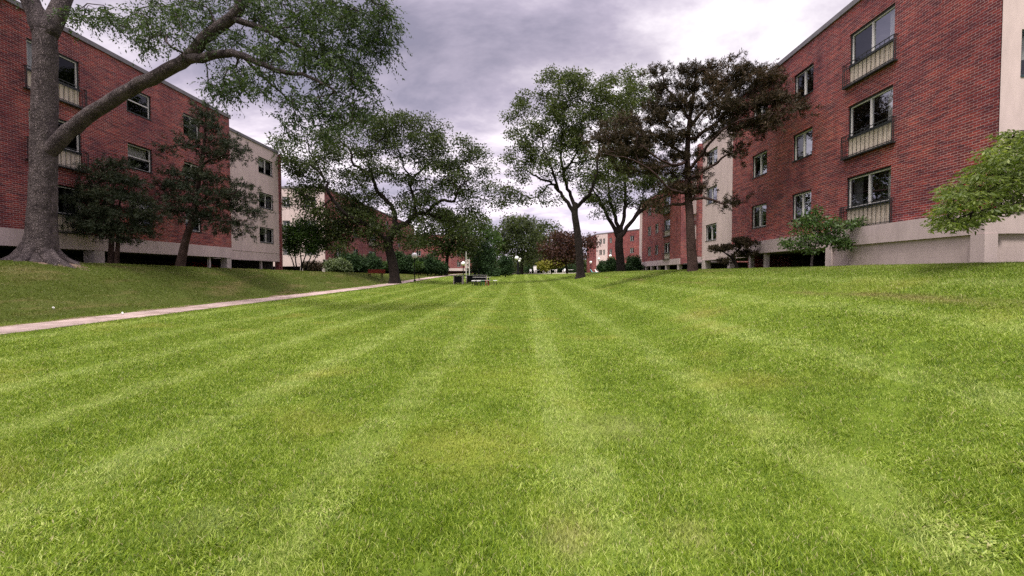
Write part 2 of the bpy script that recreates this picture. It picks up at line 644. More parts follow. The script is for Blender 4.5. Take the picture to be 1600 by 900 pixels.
M['needle'] = leaf_mat('brown_green_needle', ((.014, .012, .007), (.040, .031, .015), (.105, .058, .030)), .12, .7, .35)
M['needle2'] = leaf_mat('dark_green_needle', ((.008, .015, .007), (.019, .029, .012), (.052, .052, .025)), .12, .7)
M['conifer'] = leaf_mat('conifer_scale', ((.008, .022, .007), (.020, .048, .012), (.042, .080, .020)), .12, .7)
M['redleaf'] = leaf_mat('purple_leaf', ((.022, .011, .009), (.052, .021, .016), (.100, .050, .028)), .3)
M['yellowleaf'] = leaf_mat('yellow_leaf', ((.120, .130, .020), (.240, .230, .035), (.360, .330, .070)), .3)
M['varieg'] = leaf_mat('variegated_leaf', ((.030, .050, .018), (.090, .125, .055), (.260, .300, .170)), .3)
M['farleaf'] = leaf_mat('far_leaf', ((.020, .032, .012), (.050, .068, .022), (.105, .125, .045)))
M['redwood'] = simple_mat('red_painted_wood', (.27, .05, .035), .2, 4, .6)
M['blackmetal'] = simple_mat('black_metal', (.009, .009, .010), .2, 8, .8, .15)
M['white'] = simple_mat('white_plastic', (.78, .77, .75), .05, 4, .5)
M['greytop'] = simple_mat('weathered_tabletop', (.36, .34, .33), .2, 4, .7)
M['green'] = simple_mat('green_plastic', (.02, .14, .05), .1, 4, .5)
M['aqua'] = simple_mat('aqua_plastic', (.10, .42, .42), .1, 4, .5)
M['globe'] = simple_mat('white_globe', (.86, .85, .83), .03, 3, .35)
M['carred'] = simple_mat('dark_red_paint', (.28, .02, .02), .05, 3, .3, .5)
M['tyre'] = simple_mat('tyre_rubber', (.02, .02, .02), .1, 8, .8)
M['yellow'] = simple_mat('yellow_plate', (.65, .40, .05), .1, 5, .6)
M['litter'] = simple_mat('white_litter', (.7, .68, .64), .1, 5, .8)
M['soil'] = simple_mat('bare_soil', (.16, .11, .085), .4, 7, .95, .1, 0, .6)

# ------------------------------------------------------------------ ground, path, patio
def grow(a, b, s0, g):
    out = [a]
    s = s0
    while out[-1] < b:
        out.append(out[-1] + s)
        s *= g
    out[-1] = b
    return out


xs = sorted(set([round(-q, 3) for q in grow(22, 2500, .8, 1.35)] + list(np.round(np.arange(-22, 15.01, .35), 3)) + [round(q, 3) for q in grow(15.2, 2500, .6, 1.35)]))
ys = sorted(set([round(-q, 3) for q in grow(3, 300, .8, 1.4)] + list(np.round(np.arange(-3, 45, .5), 3)) + [round(q, 3) for q in grow(45, 150, .8, 1.04)] + [round(q, 3) for q in grow(152, 4000, 5, 1.3)]))
GX, GY = np.meshgrid(np.array(xs), np.array(ys))
GZ = zt(GX, GY)
nx, ny = len(xs), len(ys)
V = np.stack([GX.ravel(), GY.ravel(), GZ.ravel()], 1)
ii, jj = np.meshgrid(np.arange(nx - 1), np.arange(ny - 1))
a0 = (jj * nx + ii).ravel()
idx = np.stack([a0, a0 + 1, a0 + 1 + nx, a0 + nx], 1).ravel()
g = np_mesh('lawn', V, 4, ground_mat(), idx=idx, counts=np.full(len(a0), 4), smooth=True)
tag(g, 'wide mown green lawn sloping up to banks on both sides', 'lawn', kind='structure')


def path_c(Y):                 # centre line
    return -11.95 - .006 * np.maximum(Y - 50, 0) ** 1.2 + .10 * np.sin(Y * .21)


mb = MB()
Yp = -6.0
while Yp < 92:
    L = 1.6
    hw = .72
    q = []
    for yy in (Yp + .028, Yp + L - .028):
        c = float(path_c(yy))
        for sx in (-1, 1):
            q.append((c + sx * hw, yy))
    zl = [gz(x, y) + .022 + random.uniform(-.006, .006) for x, y in q]
    P = [(q[i][0], q[i][1], zl[i]) for i in range(4)]
    lo = [(p[0], p[1], p[2] - .1) for p in P]
    mb.hexa([lo[0], lo[1], lo[3], lo[2], P[0], P[1], P[3], P[2]])
    Yp += L
o = mb.build('path', M['pathmat'])
tag(o, 'narrow pale concrete slab path along the foot of the left bank', 'path', kind='structure')

# bare soil strip at the uphill edge of the path
mb = MB()
Ys = np.arange(-6, 50, .35)
for i in range(len(Ys) - 1):
    p = []
    for yy in (Ys[i], Ys[i + 1]):
        c = float(path_c(yy))
        w = .20 + .15 * math.sin(yy * 2.3) * math.sin(yy * .7 + 1)
        for xx in (c - .72 - w, c - .66):
            p.append((xx, yy, gz(xx, yy) + .012))
    mb.quad(p[0], p[1], p[3], p[2])
o = mb.build('soil_edge', M['soil'])
tag(o, 'thin strip of bare earth where the bank meets the path', 'soil', kind='structure')

mb = MB()
cx_, cy_ = -17.33, 16.3
for ring in range(5):
    for k in range(28):
        q = []
        for (rg, kk) in ((ring, k), (ring + 1, k), (ring + 1, k + 1), (ring, k + 1)):
            a = 2 * math.pi * kk / 28
            rr_ = (.3 + .22 * rg) * (1 + .16 * math.sin(3 * a + 1) + .10 * math.sin(7 * a))
            xx, yy = cx_ + math.cos(a) * rr_, cy_ + math.sin(a) * rr_
            q.append((xx, yy, gz(xx, yy) + .03 - .008 * rg))
        mb.quad(*q)
o = mb.build('soil_patch', M['soil'])
tag(o, 'ring of bare reddish earth around the foot of the huge trunk', 'soil', kind='structure')

mb = MB()
nX = 24
for i in range(nX):
    x0, x1 = -3.0 + i * 1.0, -2.0 + i * 1.0
    p = []
    for (x, y) in ((x0, 103), (x1, 103), (x1, 118), (x0, 118)):
        p.append((x, y, max(gz(x, y), gz(x, 110)) + .24))
    lo = [(a[0], a[1], a[2] - .5) for a in p]
    mb.hexa(lo + p)
o = mb.build('pavement', M['patio'])
tag(o, 'pale paved patio strip at the far end of the lawn', 'pavement', kind='structure')


# ------------------------------------------------------------------ buildings
class Wall:
    """vertical wall plane: u runs from O along ud, d is distance outward along n"""
    def __init__(s, O, O2, flip=False):
        s.O = Vector((O[0], O[1], 0))
        e = Vector((O2[0], O2[1], 0))
        s.L = (e - s.O).length
        s.ud = (e - s.O).normalized()
        s.n = Vector((s.ud.y, -s.ud.x, 0))
        if flip:
            s.n = -s.n

    def P(s, u, z, d=0):
        q = s.O + s.ud * u + s.n * d
        return (q.x, q.y, z)

    def box(s, mb, u0, u1, z0, z1, d0, d1):
        mb.hexa([s.P(u0, z0, d0), s.P(u1, z0, d0), s.P(u1, z0, d1), s.P(u0, z0, d1),
                 s.P(u0, z1, d0), s.P(u1, z1, d0), s.P(u1, z1, d1), s.P(u0, z1, d1)])

    def panel(s, mb, u0, u1, z0, z1, holes, t=.22, d=0):
        us = sorted(set([u0, u1] + [h[0] for h in holes] + [h[1] for h in holes]))
        zs = sorted(set([z0, z1] + [h[2] for h in holes] + [h[3] for h in holes]))
        for i in range(len(us) - 1):
            for j in range(len(zs) - 1):
                uc, zc = (us[i] + us[i + 1]) / 2, (zs[j] + zs[j + 1]) / 2
                if any(h[0] < uc < h[1] and h[2] < zc < h[3] for h in holes):
                    continue
                mb.quad(s.P(us[i], zs[j], d), s.P(us[i + 1], zs[j], d), s.P(us[i + 1], zs[j + 1], d), s.P(us[i], zs[j + 1], d))
        for h in holes:
            a, b, c, e = h
            for (p, q) in (((a, c), (b, c)), ((b, c), (b, e)), ((b, e), (a, e)), ((a, e), (a, c))):
                mb.quad(s.P(p[0], p[1], d), s.P(q[0], q[1], d), s.P(q[0], q[1], d - t), s.P(p[0], p[1], d - t))


def add_window(bld, W, u0, u1, z0, z1, style='slide', curtain=1, frame='dark', dbase=0):
    """window part > sash, pane, curtain"""
    d0, d1 = dbase - .17, dbase - .05
    fw = .055
    mb = MB()
    W.box(mb, u0, u1, z0, z0 + fw, d0, d1 + .07)
    W.box(mb, u0, u1, z1 - fw, z1, d0, d1)
    W.box(mb, u0, u0 + fw, z0 + fw, z1 - fw, d0, d1)
    W.box(mb, u1 - fw, u1, z0 + fw, z1 - fw, d0, d1)
    w = mb.build('window', M[frame], bld)
    a, b, c, e = u0 + fw, u1 - fw, z0 + fw, z1 - fw
    sw = .04
    mb = MB()
    W.box(mb, a, b, c, c + sw, d0 + .03, d1 - .03)
    W.box(mb, a, b, e - sw, e, d0 + .03, d1 - .03)
    W.box(mb, a, a + sw, c + sw, e - sw, d0 + .03, d1 - .03)
    W.box(mb, b - sw, b, c + sw, e - sw, d0 + .03, d1 - .03)
    if style == 'slide':
        m = (a + b) / 2
        W.box(mb, m - .03, m + .03, c + sw, e - sw, d0 + .03, d1 - .02)
    else:
        m = (c + e) / 2
        W.box(mb, a + sw, b - sw, m - .025, m + .025, d0 + .03, d1 - .02)
    mb.build('sash', M['alu'] if frame != 'teal' else M['teal'], w)
    dg = d0 + .05
    if style == 'slide':
        m = (a + b) / 2
        halves = [(a + .01, m - .02, c + .01, e - .01, 'glass'), (m + .02, b - .01, c + .01, e - .01, 'screen')]
    else:
        m = (c + e) / 2
        halves = [(a + .01, b - .01, m + .02, e - .01, 'glass'), (a + .01, b - .01, c + .01, m - .02, 'screen')]
    for (p0, p1, q0, q1, gm) in halves:
        mb = MB()
        mb.quad(W.P(p0, q0, dg), W.P(p1, q0, dg), W.P(p1, q1, dg), W.P(p0, q1, dg))
        mb.build('pane', M[gm], w)
    if curtain:
        wd = b - a
        spans = {1: [(a, a + wd * .22)], 2: [(a, a + wd * .2), (b - wd * .24, b)], 3: [(a + wd * .5, b)], 4: [(a, b)], 5: [(b - wd * .3, b)]}[curtain]
        zc = c if curtain != 4 else c + (e - c) * .45
        for (p, q) in spans:
            mb = MB()
            n = max(3, int((q - p) / .07))
            for i in range(n):
                ua, ub = p + (q - p) * i / n, p + (q - p) * (i + 1) / n
                da, db = d0 - .08 - .035 * (i % 2), d0 - .08 - .035 * ((i + 1) % 2)
                mb.quad(W.P(ua, zc, da), W.P(ub, zc, db), W.P(ub, e, db), W.P(ua, e, da))
            mb.build('curtain', M['curtain'], w)
    return w


def add_balcony(bld, W, u0, u1, zp0, zp1):
    """shallow french balcony: ledge > panel, railing"""
    mb = MB()
    W.box(mb, u0 - .17, u1 + .17, zp0 - .07, zp0 - .02, .002, .15)
    led = mb.build('balcony', M['dark'], bld)
    mb = MB()
    W.box(mb, u0, u1, zp0 - .02, zp1, -.16, -.07)
    n = int((u1 - u0) / .21)
    for i in range(n):          # ribbed sheet
        a = u0 + (u1 - u0) * i / n
        W.box(mb, a + .02, a + (u1 - u0) / n - .02, zp0 - .02, zp1 - .02, -.068, -.045)
    mb.build('panel', M['panel'], led)
    mb = MB()
    a, b = u0 - .15, u1 + .15
    zt_, zb = zp1 + .10, zp0 + .02
    rails = [(W.P(a, zt_, .13), W.P(b, zt_, .13)), (W.P(a, zb, .13), W.P(b, zb, .13)), (W.P(a, zp1 - .08, .13), W.P(b, zp1 - .08, .13)),
             (W.P(a, zt_, .13), W.P(a, zt_, .003)), (W.P(b, zt_, .13), W.P(b, zt_, .003))]
    for p, q in rails:
        mb.bar(p, q, .024)
    n = int((b - a) / .19)
    for i in range(n + 1):
        u = a + (b - a) * i / n
        mb.bar(W.P(u, zp0 - .02, .13), W.P(u, zt_, .13), 0.012 if 0 < i < n else .026)
    for u in (a, b):
        for d in (.07,):
            mb.bar(W.P(u, zp0 - .02, d), W.P(u, zt_, d), .018)
    mb.build('railing', M['dark'], led)
    return led


TOPS = [E + 9.12, E + 6.40, E + 3.68]       # window heads of the three storeys
ROOF = E + 10.12
BRICK0 = E + 1.71
BAND0 = E + 1.05


def facade(bld, W, u0, u1, wins, bals, mat='brick', name='brick_wall', z0=BRICK0, z1=ROOF, curtain_seed=0, frame='dark', d=0):
    """wins: (u0,u1,floors,style); bals: (u0,u1,floors)"""
    rr = random.Random(curtain_seed)
    holes = []
    todo = []
    for (a, b, floors, style) in wins:
        for f in floors:
            T = TOPS[f]
            holes.append((a, b, T - 1.24, T))
            todo.append(('w', a, b, T - 1.24, T, style))
    for (a, b, floors) in bals:
        for f in floors:
            T = TOPS[f] + .02
            holes.append((a, b, T - 1.99, T))
            todo.append(('b', a, b, T - 1.99, T, 'slide'))
    mb = MB()
    W.panel(mb, u0, u1, z0, z1, holes, d=d)
    mb.build(name, M[mat], bld, uv=True)
    for t in todo:
        if t[0] == 'w':
            add_window(bld, W, t[1], t[2], t[3], t[4], t[5], rr.choice([0, 1, 2, 5, 4, 3, 4]), frame, d)
        else:
            add_window(bld, W, t[1], t[2], t[3] + .76, t[4], 'slide', rr.choice([1, 2, 0, 5]), frame, d)
            add_balcony(bld, W, t[1], t[2], t[3] + .05, t[3] + .755)
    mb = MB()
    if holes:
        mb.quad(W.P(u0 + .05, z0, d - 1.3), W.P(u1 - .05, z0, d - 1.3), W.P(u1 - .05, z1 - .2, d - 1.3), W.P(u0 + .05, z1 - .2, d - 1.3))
        mb.build('room_gloom_sheet', M['room'], bld)  # dark sheet behind the windows, room gloom put into its colour


def coping(bld, W, u0, u1, z=ROOF, d=0):
    mb = MB()
    W.box(mb, u0, u1, z, z + .20, d - .35, d + .07)
    mb.build('coping', M['coping'], bld)


# --- left near building -------------------------------------------------
XL = -19.2
b1 = empty('apartment_building', (XL, 15, gz(XL, 15)), 'red brick block on the left behind the huge grey trunk, beige section at its end', 'building', 'brick apartment blocks')
W = Wall((XL, -8), (XL, 30.0))
U = lambda px: ypx(px, XL) + 8
facade(b1, W, 0, 38.0,
       [(U(205), U(243), [0, 1, 2], 'hung'), (U(292), U(317), [0, 1, 2], 'slide'), (18.6, 20.0, [0, 1, 2], 'slide')],
       [(U(134) - 2.1, U(134), [0, 1, 2])], curtain_seed=3)
coping(b1, W, 0, 38.07)
mb = MB()
W.box(mb, 0, 38.02, BAND0, BRICK0 - .003, -.25, .03)
mb.build('base_band', M['band'], b1, uv=True)
# return and beige section
XB = -20.5
W2 = Wall((XL, 30.0), (XB - .3, 30.0), flip=True)
mb = MB()
W2.panel(mb, 0, W2.L, BAND0, ROOF, [])
mb.build('brick_return', M['brick'], b1, uv=True)
W3 = Wall((XB, 30.0), (XB, 38.3))
U = lambda px: ypx(px, XB) - 30
facade(b1, W3, 0, 8.3, [(U(407), U(429), [0, 1, 2], 'slide')], [], 'stucco', 'stucco_wall', BAND0 + .05, ROOF - .12, 5)
coping(b1, W3, -.2, 8.3, ROOF - .12)
mb = MB()
W3.box(mb, 0, 8.3, E + 1.68, E + 1.73, 0.002, .02)
W3.box(mb, 0, 8.3, BAND0 - .03, BAND0 + .05, -.2, .02)
mb.build('trim', M['band'], b1, uv=True)
mb = MB()
mb.box(XB - .4, XB + .10, 38.3, 38.6, gz(XB, 38.5) - .2, ROOF - .15)
mb.build('brick_pier', M['brick'], b1, uv=True)
mb = MB()
mb.box(-32, XL - .02, -8, 29.97, ROOF - .25, ROOF - .05)
mb.box(-32, XB - .02, 30.0, 38.6, ROOF - .35, ROOF - .15)
mb.build('roof', M['coping'], b1)
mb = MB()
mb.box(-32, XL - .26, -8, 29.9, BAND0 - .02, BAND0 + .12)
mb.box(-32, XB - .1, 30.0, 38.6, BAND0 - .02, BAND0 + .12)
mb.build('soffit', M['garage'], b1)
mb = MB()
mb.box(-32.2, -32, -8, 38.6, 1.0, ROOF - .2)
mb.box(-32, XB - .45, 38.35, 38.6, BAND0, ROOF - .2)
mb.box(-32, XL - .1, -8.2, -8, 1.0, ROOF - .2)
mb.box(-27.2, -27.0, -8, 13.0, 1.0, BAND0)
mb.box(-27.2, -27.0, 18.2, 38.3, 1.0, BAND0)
mb.box(-27, XB - .5, 38.0, 38.2, 1.0, BAND0 - .03)  # wall added to close the bright gap under the beige section
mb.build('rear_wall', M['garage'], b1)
for (x, y, w) in ((XL - .2, 12.0, .32), (XL - .2, 20.6, .5), (XL - .2, 25.9, .14), (XL - .2, 28.1, .14), (XL - .22, 29.75, .42), (XB - .2, 35.9, .14), (XL - .2, 16.2, .3)):
    mb = MB()
    mb.box(x - w / 2, x + w / 2, y - w / 2, y + w / 2, gz(x, y) - .4, BAND0 - .02)
    mb.build('column', M['concrete'], b1)

# --- right near building ------------------------------------------------
XR = 12.5
XBASE = 12.22
Y0 = 12.1
b4 = empty('apartment_building', (XR, 20, gz(XR, 20)), 'red brick block on the right with cream end wall and ribbed balcony panels', 'building', 'brick apartment blocks')
W = Wall((XR, Y0), (XR, 27.4), flip=True)
U = lambda px: ypx(px, XR) - Y0
facade(b4, W, 0, 15.3, [(U(1265), U(1235), [0, 1, 2], 'slide'), (U(1195.5), U(1172.5), [0, 1, 2], 'slide')],
       [(U(1388), U(1319.5), [0, 1, 2])], curtain_seed=8)
coping(b4, W, -.2, 15.3)
mb = MB()
mb.box(XBASE, XR + .3, Y0 + .0, 27.4, BAND0 + .02, BRICK0 - .004)
mb.build('base_band', M['band'], b4, uv=True)
yv = ypx(1290, XBASE)
mb = MB()
mb.box(XBASE + .07, XR + .3, Y0 + .35, yv, gz(XR, 15) - .5, BAND0 + .017)
mb.build('base_wall', M['block'], b4, uv=True)
for (y0, y1) in ((Y0 - .03, Y0 + .36), (yv - .32, yv + .02)):
    mb = MB()
    mb.box(XBASE - .02, XBASE + .33, y0, y1, gz(XR, 15) - .5, BAND0 + .015)
    mb.build('pilaster', M['band'], b4, uv=True)
# end wall towards the camera
WE = Wall((XR + .02, Y0), (27, Y0))
ux = (1584 - 818) / F * Y0 - XR - .02
facade(b4, WE, 0, WE.L, [(ux, ux + 1.35, [0, 1, 2], 'slide'), (ux + 5, ux + 6.35, [0, 1, 2], 'slide')], [], 'stucco', 'stucco_wall', BRICK0 - .01, ROOF, 2, 'teal', d=-.003)
coping(b4, WE, -.15, WE.L)
mb = MB()
mb.box(XBASE + .33, 27, Y0 + .06, Y0 + .3, BAND0 + .03, BRICK0 - .012)
mb.build('end_band', M['band'], b4, uv=True)
mb = MB()
mb.box(XBASE + .4, 27, Y0 + .16, Y0 + .4, 1.0, BAND0 + .03)
mb.build('end_base_wall', M['block'], b4, uv=True)
# beige section beyond
XB4 = 13.8
W3 = Wall((XB4, 27.4), (XB4, 35.3), flip=True)
U = lambda px: ypx(px, XB4) - 27.4
facade(b4, W3, 0, 7.9, [(U(1118.4), U(1101.5), [0, 1, 2], 'slide')], [], 'stucco', 'stucco_wall', BAND0 + .05, ROOF - .12, 4)
coping(b4, W3, -.2, 7.9, ROOF - .12)
mb = MB()
mb.box(XB4 - .02, XB4 + .2, 27.41, 35.3, BAND0 - .03, BAND0 + .05)
mb.build('trim', M['band'], b4, uv=True)
mb = MB()
mb.box(13.52, 13.95, 35.3, 35.75, BAND0 + .3, ROOF - .1)
mb.build('brick_pier', M['brick'], b4, uv=True)
mb = MB()
mb.box(XR + .02, 27, Y0 + .05, 27.38, ROOF - .25, ROOF - .05)
mb.box(XB4 + .02, 27, 27.4, 35.6, ROOF - .35, ROOF - .15)
mb.build('roof', M['coping'], b4)
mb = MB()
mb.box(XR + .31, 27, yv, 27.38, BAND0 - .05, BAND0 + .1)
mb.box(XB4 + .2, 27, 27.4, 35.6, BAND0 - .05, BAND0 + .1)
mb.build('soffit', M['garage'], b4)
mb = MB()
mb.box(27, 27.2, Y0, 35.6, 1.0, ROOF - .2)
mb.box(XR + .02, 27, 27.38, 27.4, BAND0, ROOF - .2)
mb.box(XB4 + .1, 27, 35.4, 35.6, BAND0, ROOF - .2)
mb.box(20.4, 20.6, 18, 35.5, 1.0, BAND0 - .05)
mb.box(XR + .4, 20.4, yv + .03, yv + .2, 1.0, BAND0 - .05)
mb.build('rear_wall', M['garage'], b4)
for (x, y, w) in ((XBASE + .2, ypx(1191, XBASE), .2), (XBASE + .2, ypx(1168, XBASE), .2), (XBASE + .2, 27.2, .35), (XB4 + .2, 34.9, .5), (XB4 + .2, 30.6, .3)):
    mb = MB()
    mb.box(x - w / 2, x + w / 2, y - w / 2, y + w / 2, gz(x, y) - .4, BAND0 + .0)
    mb.build('column', M['concrete'], b4)
mb = MB()
mb.box(XBASE + .3, XBASE + 2.6, ypx(1163, XBASE), ypx(1163, XBASE) + .25, 1.2, BAND0 - .05)
mb.build('low_brick_wall', M['brick'], b4, uv=True)

# --- right second building ----------------------------------------------
b5 = empty('apartment_building', (17.6, 55, gz(17.6, 55)), 'second brick block on the right, seen behind the tall brown pine trunk', 'building', 'brick apartment blocks')
XS = 18.2
W = Wall((XS, 41.5), (XS, 49.5), flip=True)
U = lambda px: ypx(px, XS) - 41.5
facade(b5, W, 0, 8.0, [(U(1091), U(1069), [0, 1, 2], 'slide')], [], 'stucco', 'stucco_wall', BAND0, ROOF - .12, 6)
coping(b5, W, 0, 8.0, ROOF - .12)
XK = 17.0
W = Wall((XK, 49.5), (XK, 65.4), flip=True)
U = lambda px: ypx(px, XK) - 49.5
facade(b5, W, 0, 15.9, [(U(1016.5), U(1011.5), [0, 1, 2], 'slide'), (U(1028), U(1023), [0, 1, 2], 'slide')], [(U(1046), U(1037), [0, 1, 2])], curtain_seed=12)
coping(b5, W, -.1, 15.9)
mb = MB()
mb.box(XK - .05, XK + .3, 49.5, 65.4, BAND0, BRICK0 - .003)
mb.build('base_band', M['band'], b5, uv=True)
mb = MB()
mb.box(XK - .1, XK + .5, 65.4, 66.6, 1.2, ROOF + .1)
mb.build('stucco_pier', M['stucco'], b5, uv=True)
mb = MB()
mb.box(XS + .02, 30, 41.4, 49.4, ROOF - .3, ROOF - .15)
mb.box(XK + .02, 30, 49.5, 66.4, ROOF - .25, ROOF - .05)
mb.build('roof', M['coping'], b5)
mb = MB()
mb.box(XS + .02, 30, 41.2, 41.4, BAND0, ROOF - .2)
mb.box(XK + .02, XS + .1, 49.46, 49.497, BAND0, ROOF - .02)
mb.build('brick_return', M['brick'], b5, uv=True)
mb = MB()
mb.box(30, 30.2, 41.2, 66.5, 1.0, ROOF - .2)
mb.box(XK + .55, 30, 66.2, 66.4, 1.0, ROOF - .2)
mb.box(22, 22.2, 41.2, 66.2, 1.0, BAND0)
mb.box(XK + .3, 30, 41.4, 66.2, BAND0 - .02, BAND0 + .1)
mb.build('rear_wall', M['garage'], b5)
for y in (49.9, 54.2, 57.6, 60.5, 63.3):
    mb = MB()
    mb.box(XK - .03, XK + .37, y, y + .4, 1.2, BAND0 - .02)
    mb.build('column', M['concrete'], b5)

# --- right far building -------------------------------------------------
b6 = empty('apartment_building', (20, 112, gz(20, 112)), 'farthest brick block at the right end of the lawn, with narrow pale bay', 'building', 'brick apartment blocks')
P0, P1 = Vector((18.1, 113.4)), Vector((25.8, 100.3))
W = Wall(P0, P1, flip=False)
if W.n.y > 0:
    W.n = -W.n
TOPS_OLD = TOPS
TOPS = [E + 8.6, E + 5.9, E + 3.2]
def ucol(px, Wl):
    # intersection of the image column with the plan line of the wall
    k = (px - 818.0) / F
    O, d = Wl.O, Wl.ud
    return (k * O.y - O.x) / (d.x - k * d.y)
uA = ucol(949, W)
facade(b6, W, .0, uA, [(ucol(936, W), ucol(940, W), [0, 1, 2], 'slide'), (ucol(942, W), ucol(945, W), [0, 1, 2], 'slide')], [], 'stucco', 'stucco_wall', E - .2, ROOF - .35, 21)
facade(b6, W, uA, W.L, [(ucol(952, W), ucol(956, W), [0, 1], 'slide'), (ucol(984, W), ucol(990, W), [0, 1, 2], 'slide')], [], 'brick', 'brick_wall', E + .6, ROOF - .35, 22)
coping(b6, W, -.1, W.L, ROOF - .35)
WL = Wall((17.2, 124), (18.1, 113.4))
if WL.n.x > 0:
    WL.n = -WL.n
mb = MB()
WL.panel(mb, 0, WL.L, E - .2, ROOF - .35, [])
mb.build('brick_side', M['brick'], b6, uv=True)
coping(b6, WL, 0, WL.L, ROOF - .35)
mb = MB()
mb.hexa([(18.15, 113.5, ROOF - .7), (25.9, 100.4, ROOF - .7), (38, 108, ROOF - .7), (30, 126, ROOF - .7),
         (18.15, 113.5, ROOF - .5), (25.9, 100.4, ROOF - .5), (38, 108, ROOF - .5), (30, 126, ROOF - .5)])
mb.build('roof', M['coping'], b6)
mb = MB()
mb.quad((25.85, 100.35, E - .2), (38, 108, E - .2), (38, 108, ROOF - .36), (25.85, 100.35, ROOF - .36))
mb.quad((38, 108, E - .2), (30, 126, E - .2), (30, 126, ROOF - .36), (38, 108, ROOF - .36))
mb.quad((17.2, 124, E - .2), (30, 126, E - .2), (30, 126, ROOF - .36), (17.2, 124, ROOF - .36))
mb.build('rear_wall', M['brick'], b6, uv=True)
TOPS = TOPS_OLD

# --- left second building -----------------------------------------------
b2 = empty('apartment_building', (-25, 56, gz(-25, 56)), 'cream fronted brick block on the left behind the spreading dark tree', 'building', 'brick apartment blocks')
W = Wall((-34, 54), (-23.5, 54))
TOPS = [E + 9.1, E + 6.3, E + 3.5]
ux = lambda px: (px - 818) / F * 54 + 34
facade(b2, W, 0, 10.5, [(ux(477), ux(495.5), [0, 1, 2], 'slide'), (ux(443), ux(455), [0, 1, 2], 'slide')], [], 'stucco', 'stucco_wall', E + .9, ROOF, 31)
coping(b2, W, 0, 10.55)
XG = -23.5
W = Wall((XG, 54.02), (XG, 98))
U = lambda px: ypx(px, XG) - 54.02
facade(b2, W, 0, 44, [(U(525), U(534), [0, 1, 2], 'slide'), (U(553), U(560), [0, 1, 2], 'slide'), (U(604), U(608), [0, 1, 2], 'slide'), (U(622), U(626), [0, 1, 2], 'slide')],
       [(U(577), U(588), [0, 1, 2])], curtain_seed=33)
coping(b2, W, 0, 44)
mb = MB()
mb.box(XG - .25, XG + .04, 54.0, 98, BAND0 - .05, BRICK0 - .003)
mb.build('base_band', M['band'], b2, uv=True)
mb = MB()
mb.box(-34, XG - .02, 54.1, 98, ROOF - .25, ROOF - .05)
mb.build('roof', M['coping'], b2)
mb = MB()
mb.box(-34.2, -34, 54, 98, 1, ROOF - .2)
mb.box(-34, XG - .05, 98, 98.2, 1, ROOF - .2)
mb.box(-30, -29.8, 57, 97, 1.0, BAND0)
mb.box(-34, XG - .26, 56, 97.9, BAND0 - .04, BAND0 + .1)
mb.build('rear_wall', M['garage'], b2)
for x in (-33, -29.5, -26.5, -23.9):
    mb = MB()
    mb.box(x, x + .3, 54.05, 54.35, 1.2, E + .9)
    mb.build('column', M['concrete'], b2)
mb = MB()
mb.box(-34, -23.6, 58, 58.2, 1.2, E + .9)
mb.build('low_brick_wall', M['garage'], b2)

# --- far left end building ----------------------------------------------
b3 = empty('apartment_building', (-20, 112, gz(-20, 112)), 'distant brick block behind the dark picnic boxes with a pale base strip', 'building', 'brick apartment blocks')
W = Wall((-36, 112), (-12.6, 112))
ux = lambda px: (px - 818) / F * 112 + 36
TOPS = [E + 8.4, E + 5.7, E + 3.0]
facade(b3, W, 0, W.L, [(ux(650), ux(658), [0, 1, 2], 'slide'), (ux(676), ux(684), [0, 1, 2], 'slide'), (ux(714), ux(720), [0, 1, 2], 'slide')], [], 'brick', 'brick_wall', E + 1.4, ROOF - .6, 41)
coping(b3, W, 0, W.L, ROOF - .6)
mb = MB()
W.box(mb, 0, W.L, E + .75, E + 1.4 - .003, -.3, .05)
mb.build('base_band', M['stucco'], b3, uv=True)
mb = MB()
W.box(mb, ux(727), ux(734), E + 1.41, ROOF - .7, .002, .3)
mb.build('stucco_bay', M['stucco'], b3, uv=True)
mb = MB()
mb.box(-36, -12.62, 112.1, 124, ROOF - .85, ROOF - .65)
mb.box(-12.8, -12.62, 112.1, 124, E - .2, ROOF - .61)
mb.box(-36, -12.62, 124, 124.2, E - .2, ROOF - .61)
mb.box(-36, -12.8, 114, 114.2, E - .3, E + 1.4)
mb.build('rear_wall', M['brick'], b3, uv=True)
TOPS = TOPS_OLD


# ------------------------------------------------------------------ trees
def catmull(P, n):
    P = [P[0] * 2 - P[1]] + list(P) + [P[-1] * 2 - P[-2]]
    out = []
    for i in range(1, len(P) - 2):
        for k in range(n):
            t = k / n
            p0, p1, p2, p3 = P[i - 1], P[i], P[i + 1], P[i + 2]
            out.append(.5 * (2 * p1 + (p2 - p0) * t + (2 * p0 - 5 * p1 + 4 * p2 - p3) * t * t + (3 * p1 - p0 - 3 * p2 + p3) * t ** 3))
    out.append(P[-2])
    return out


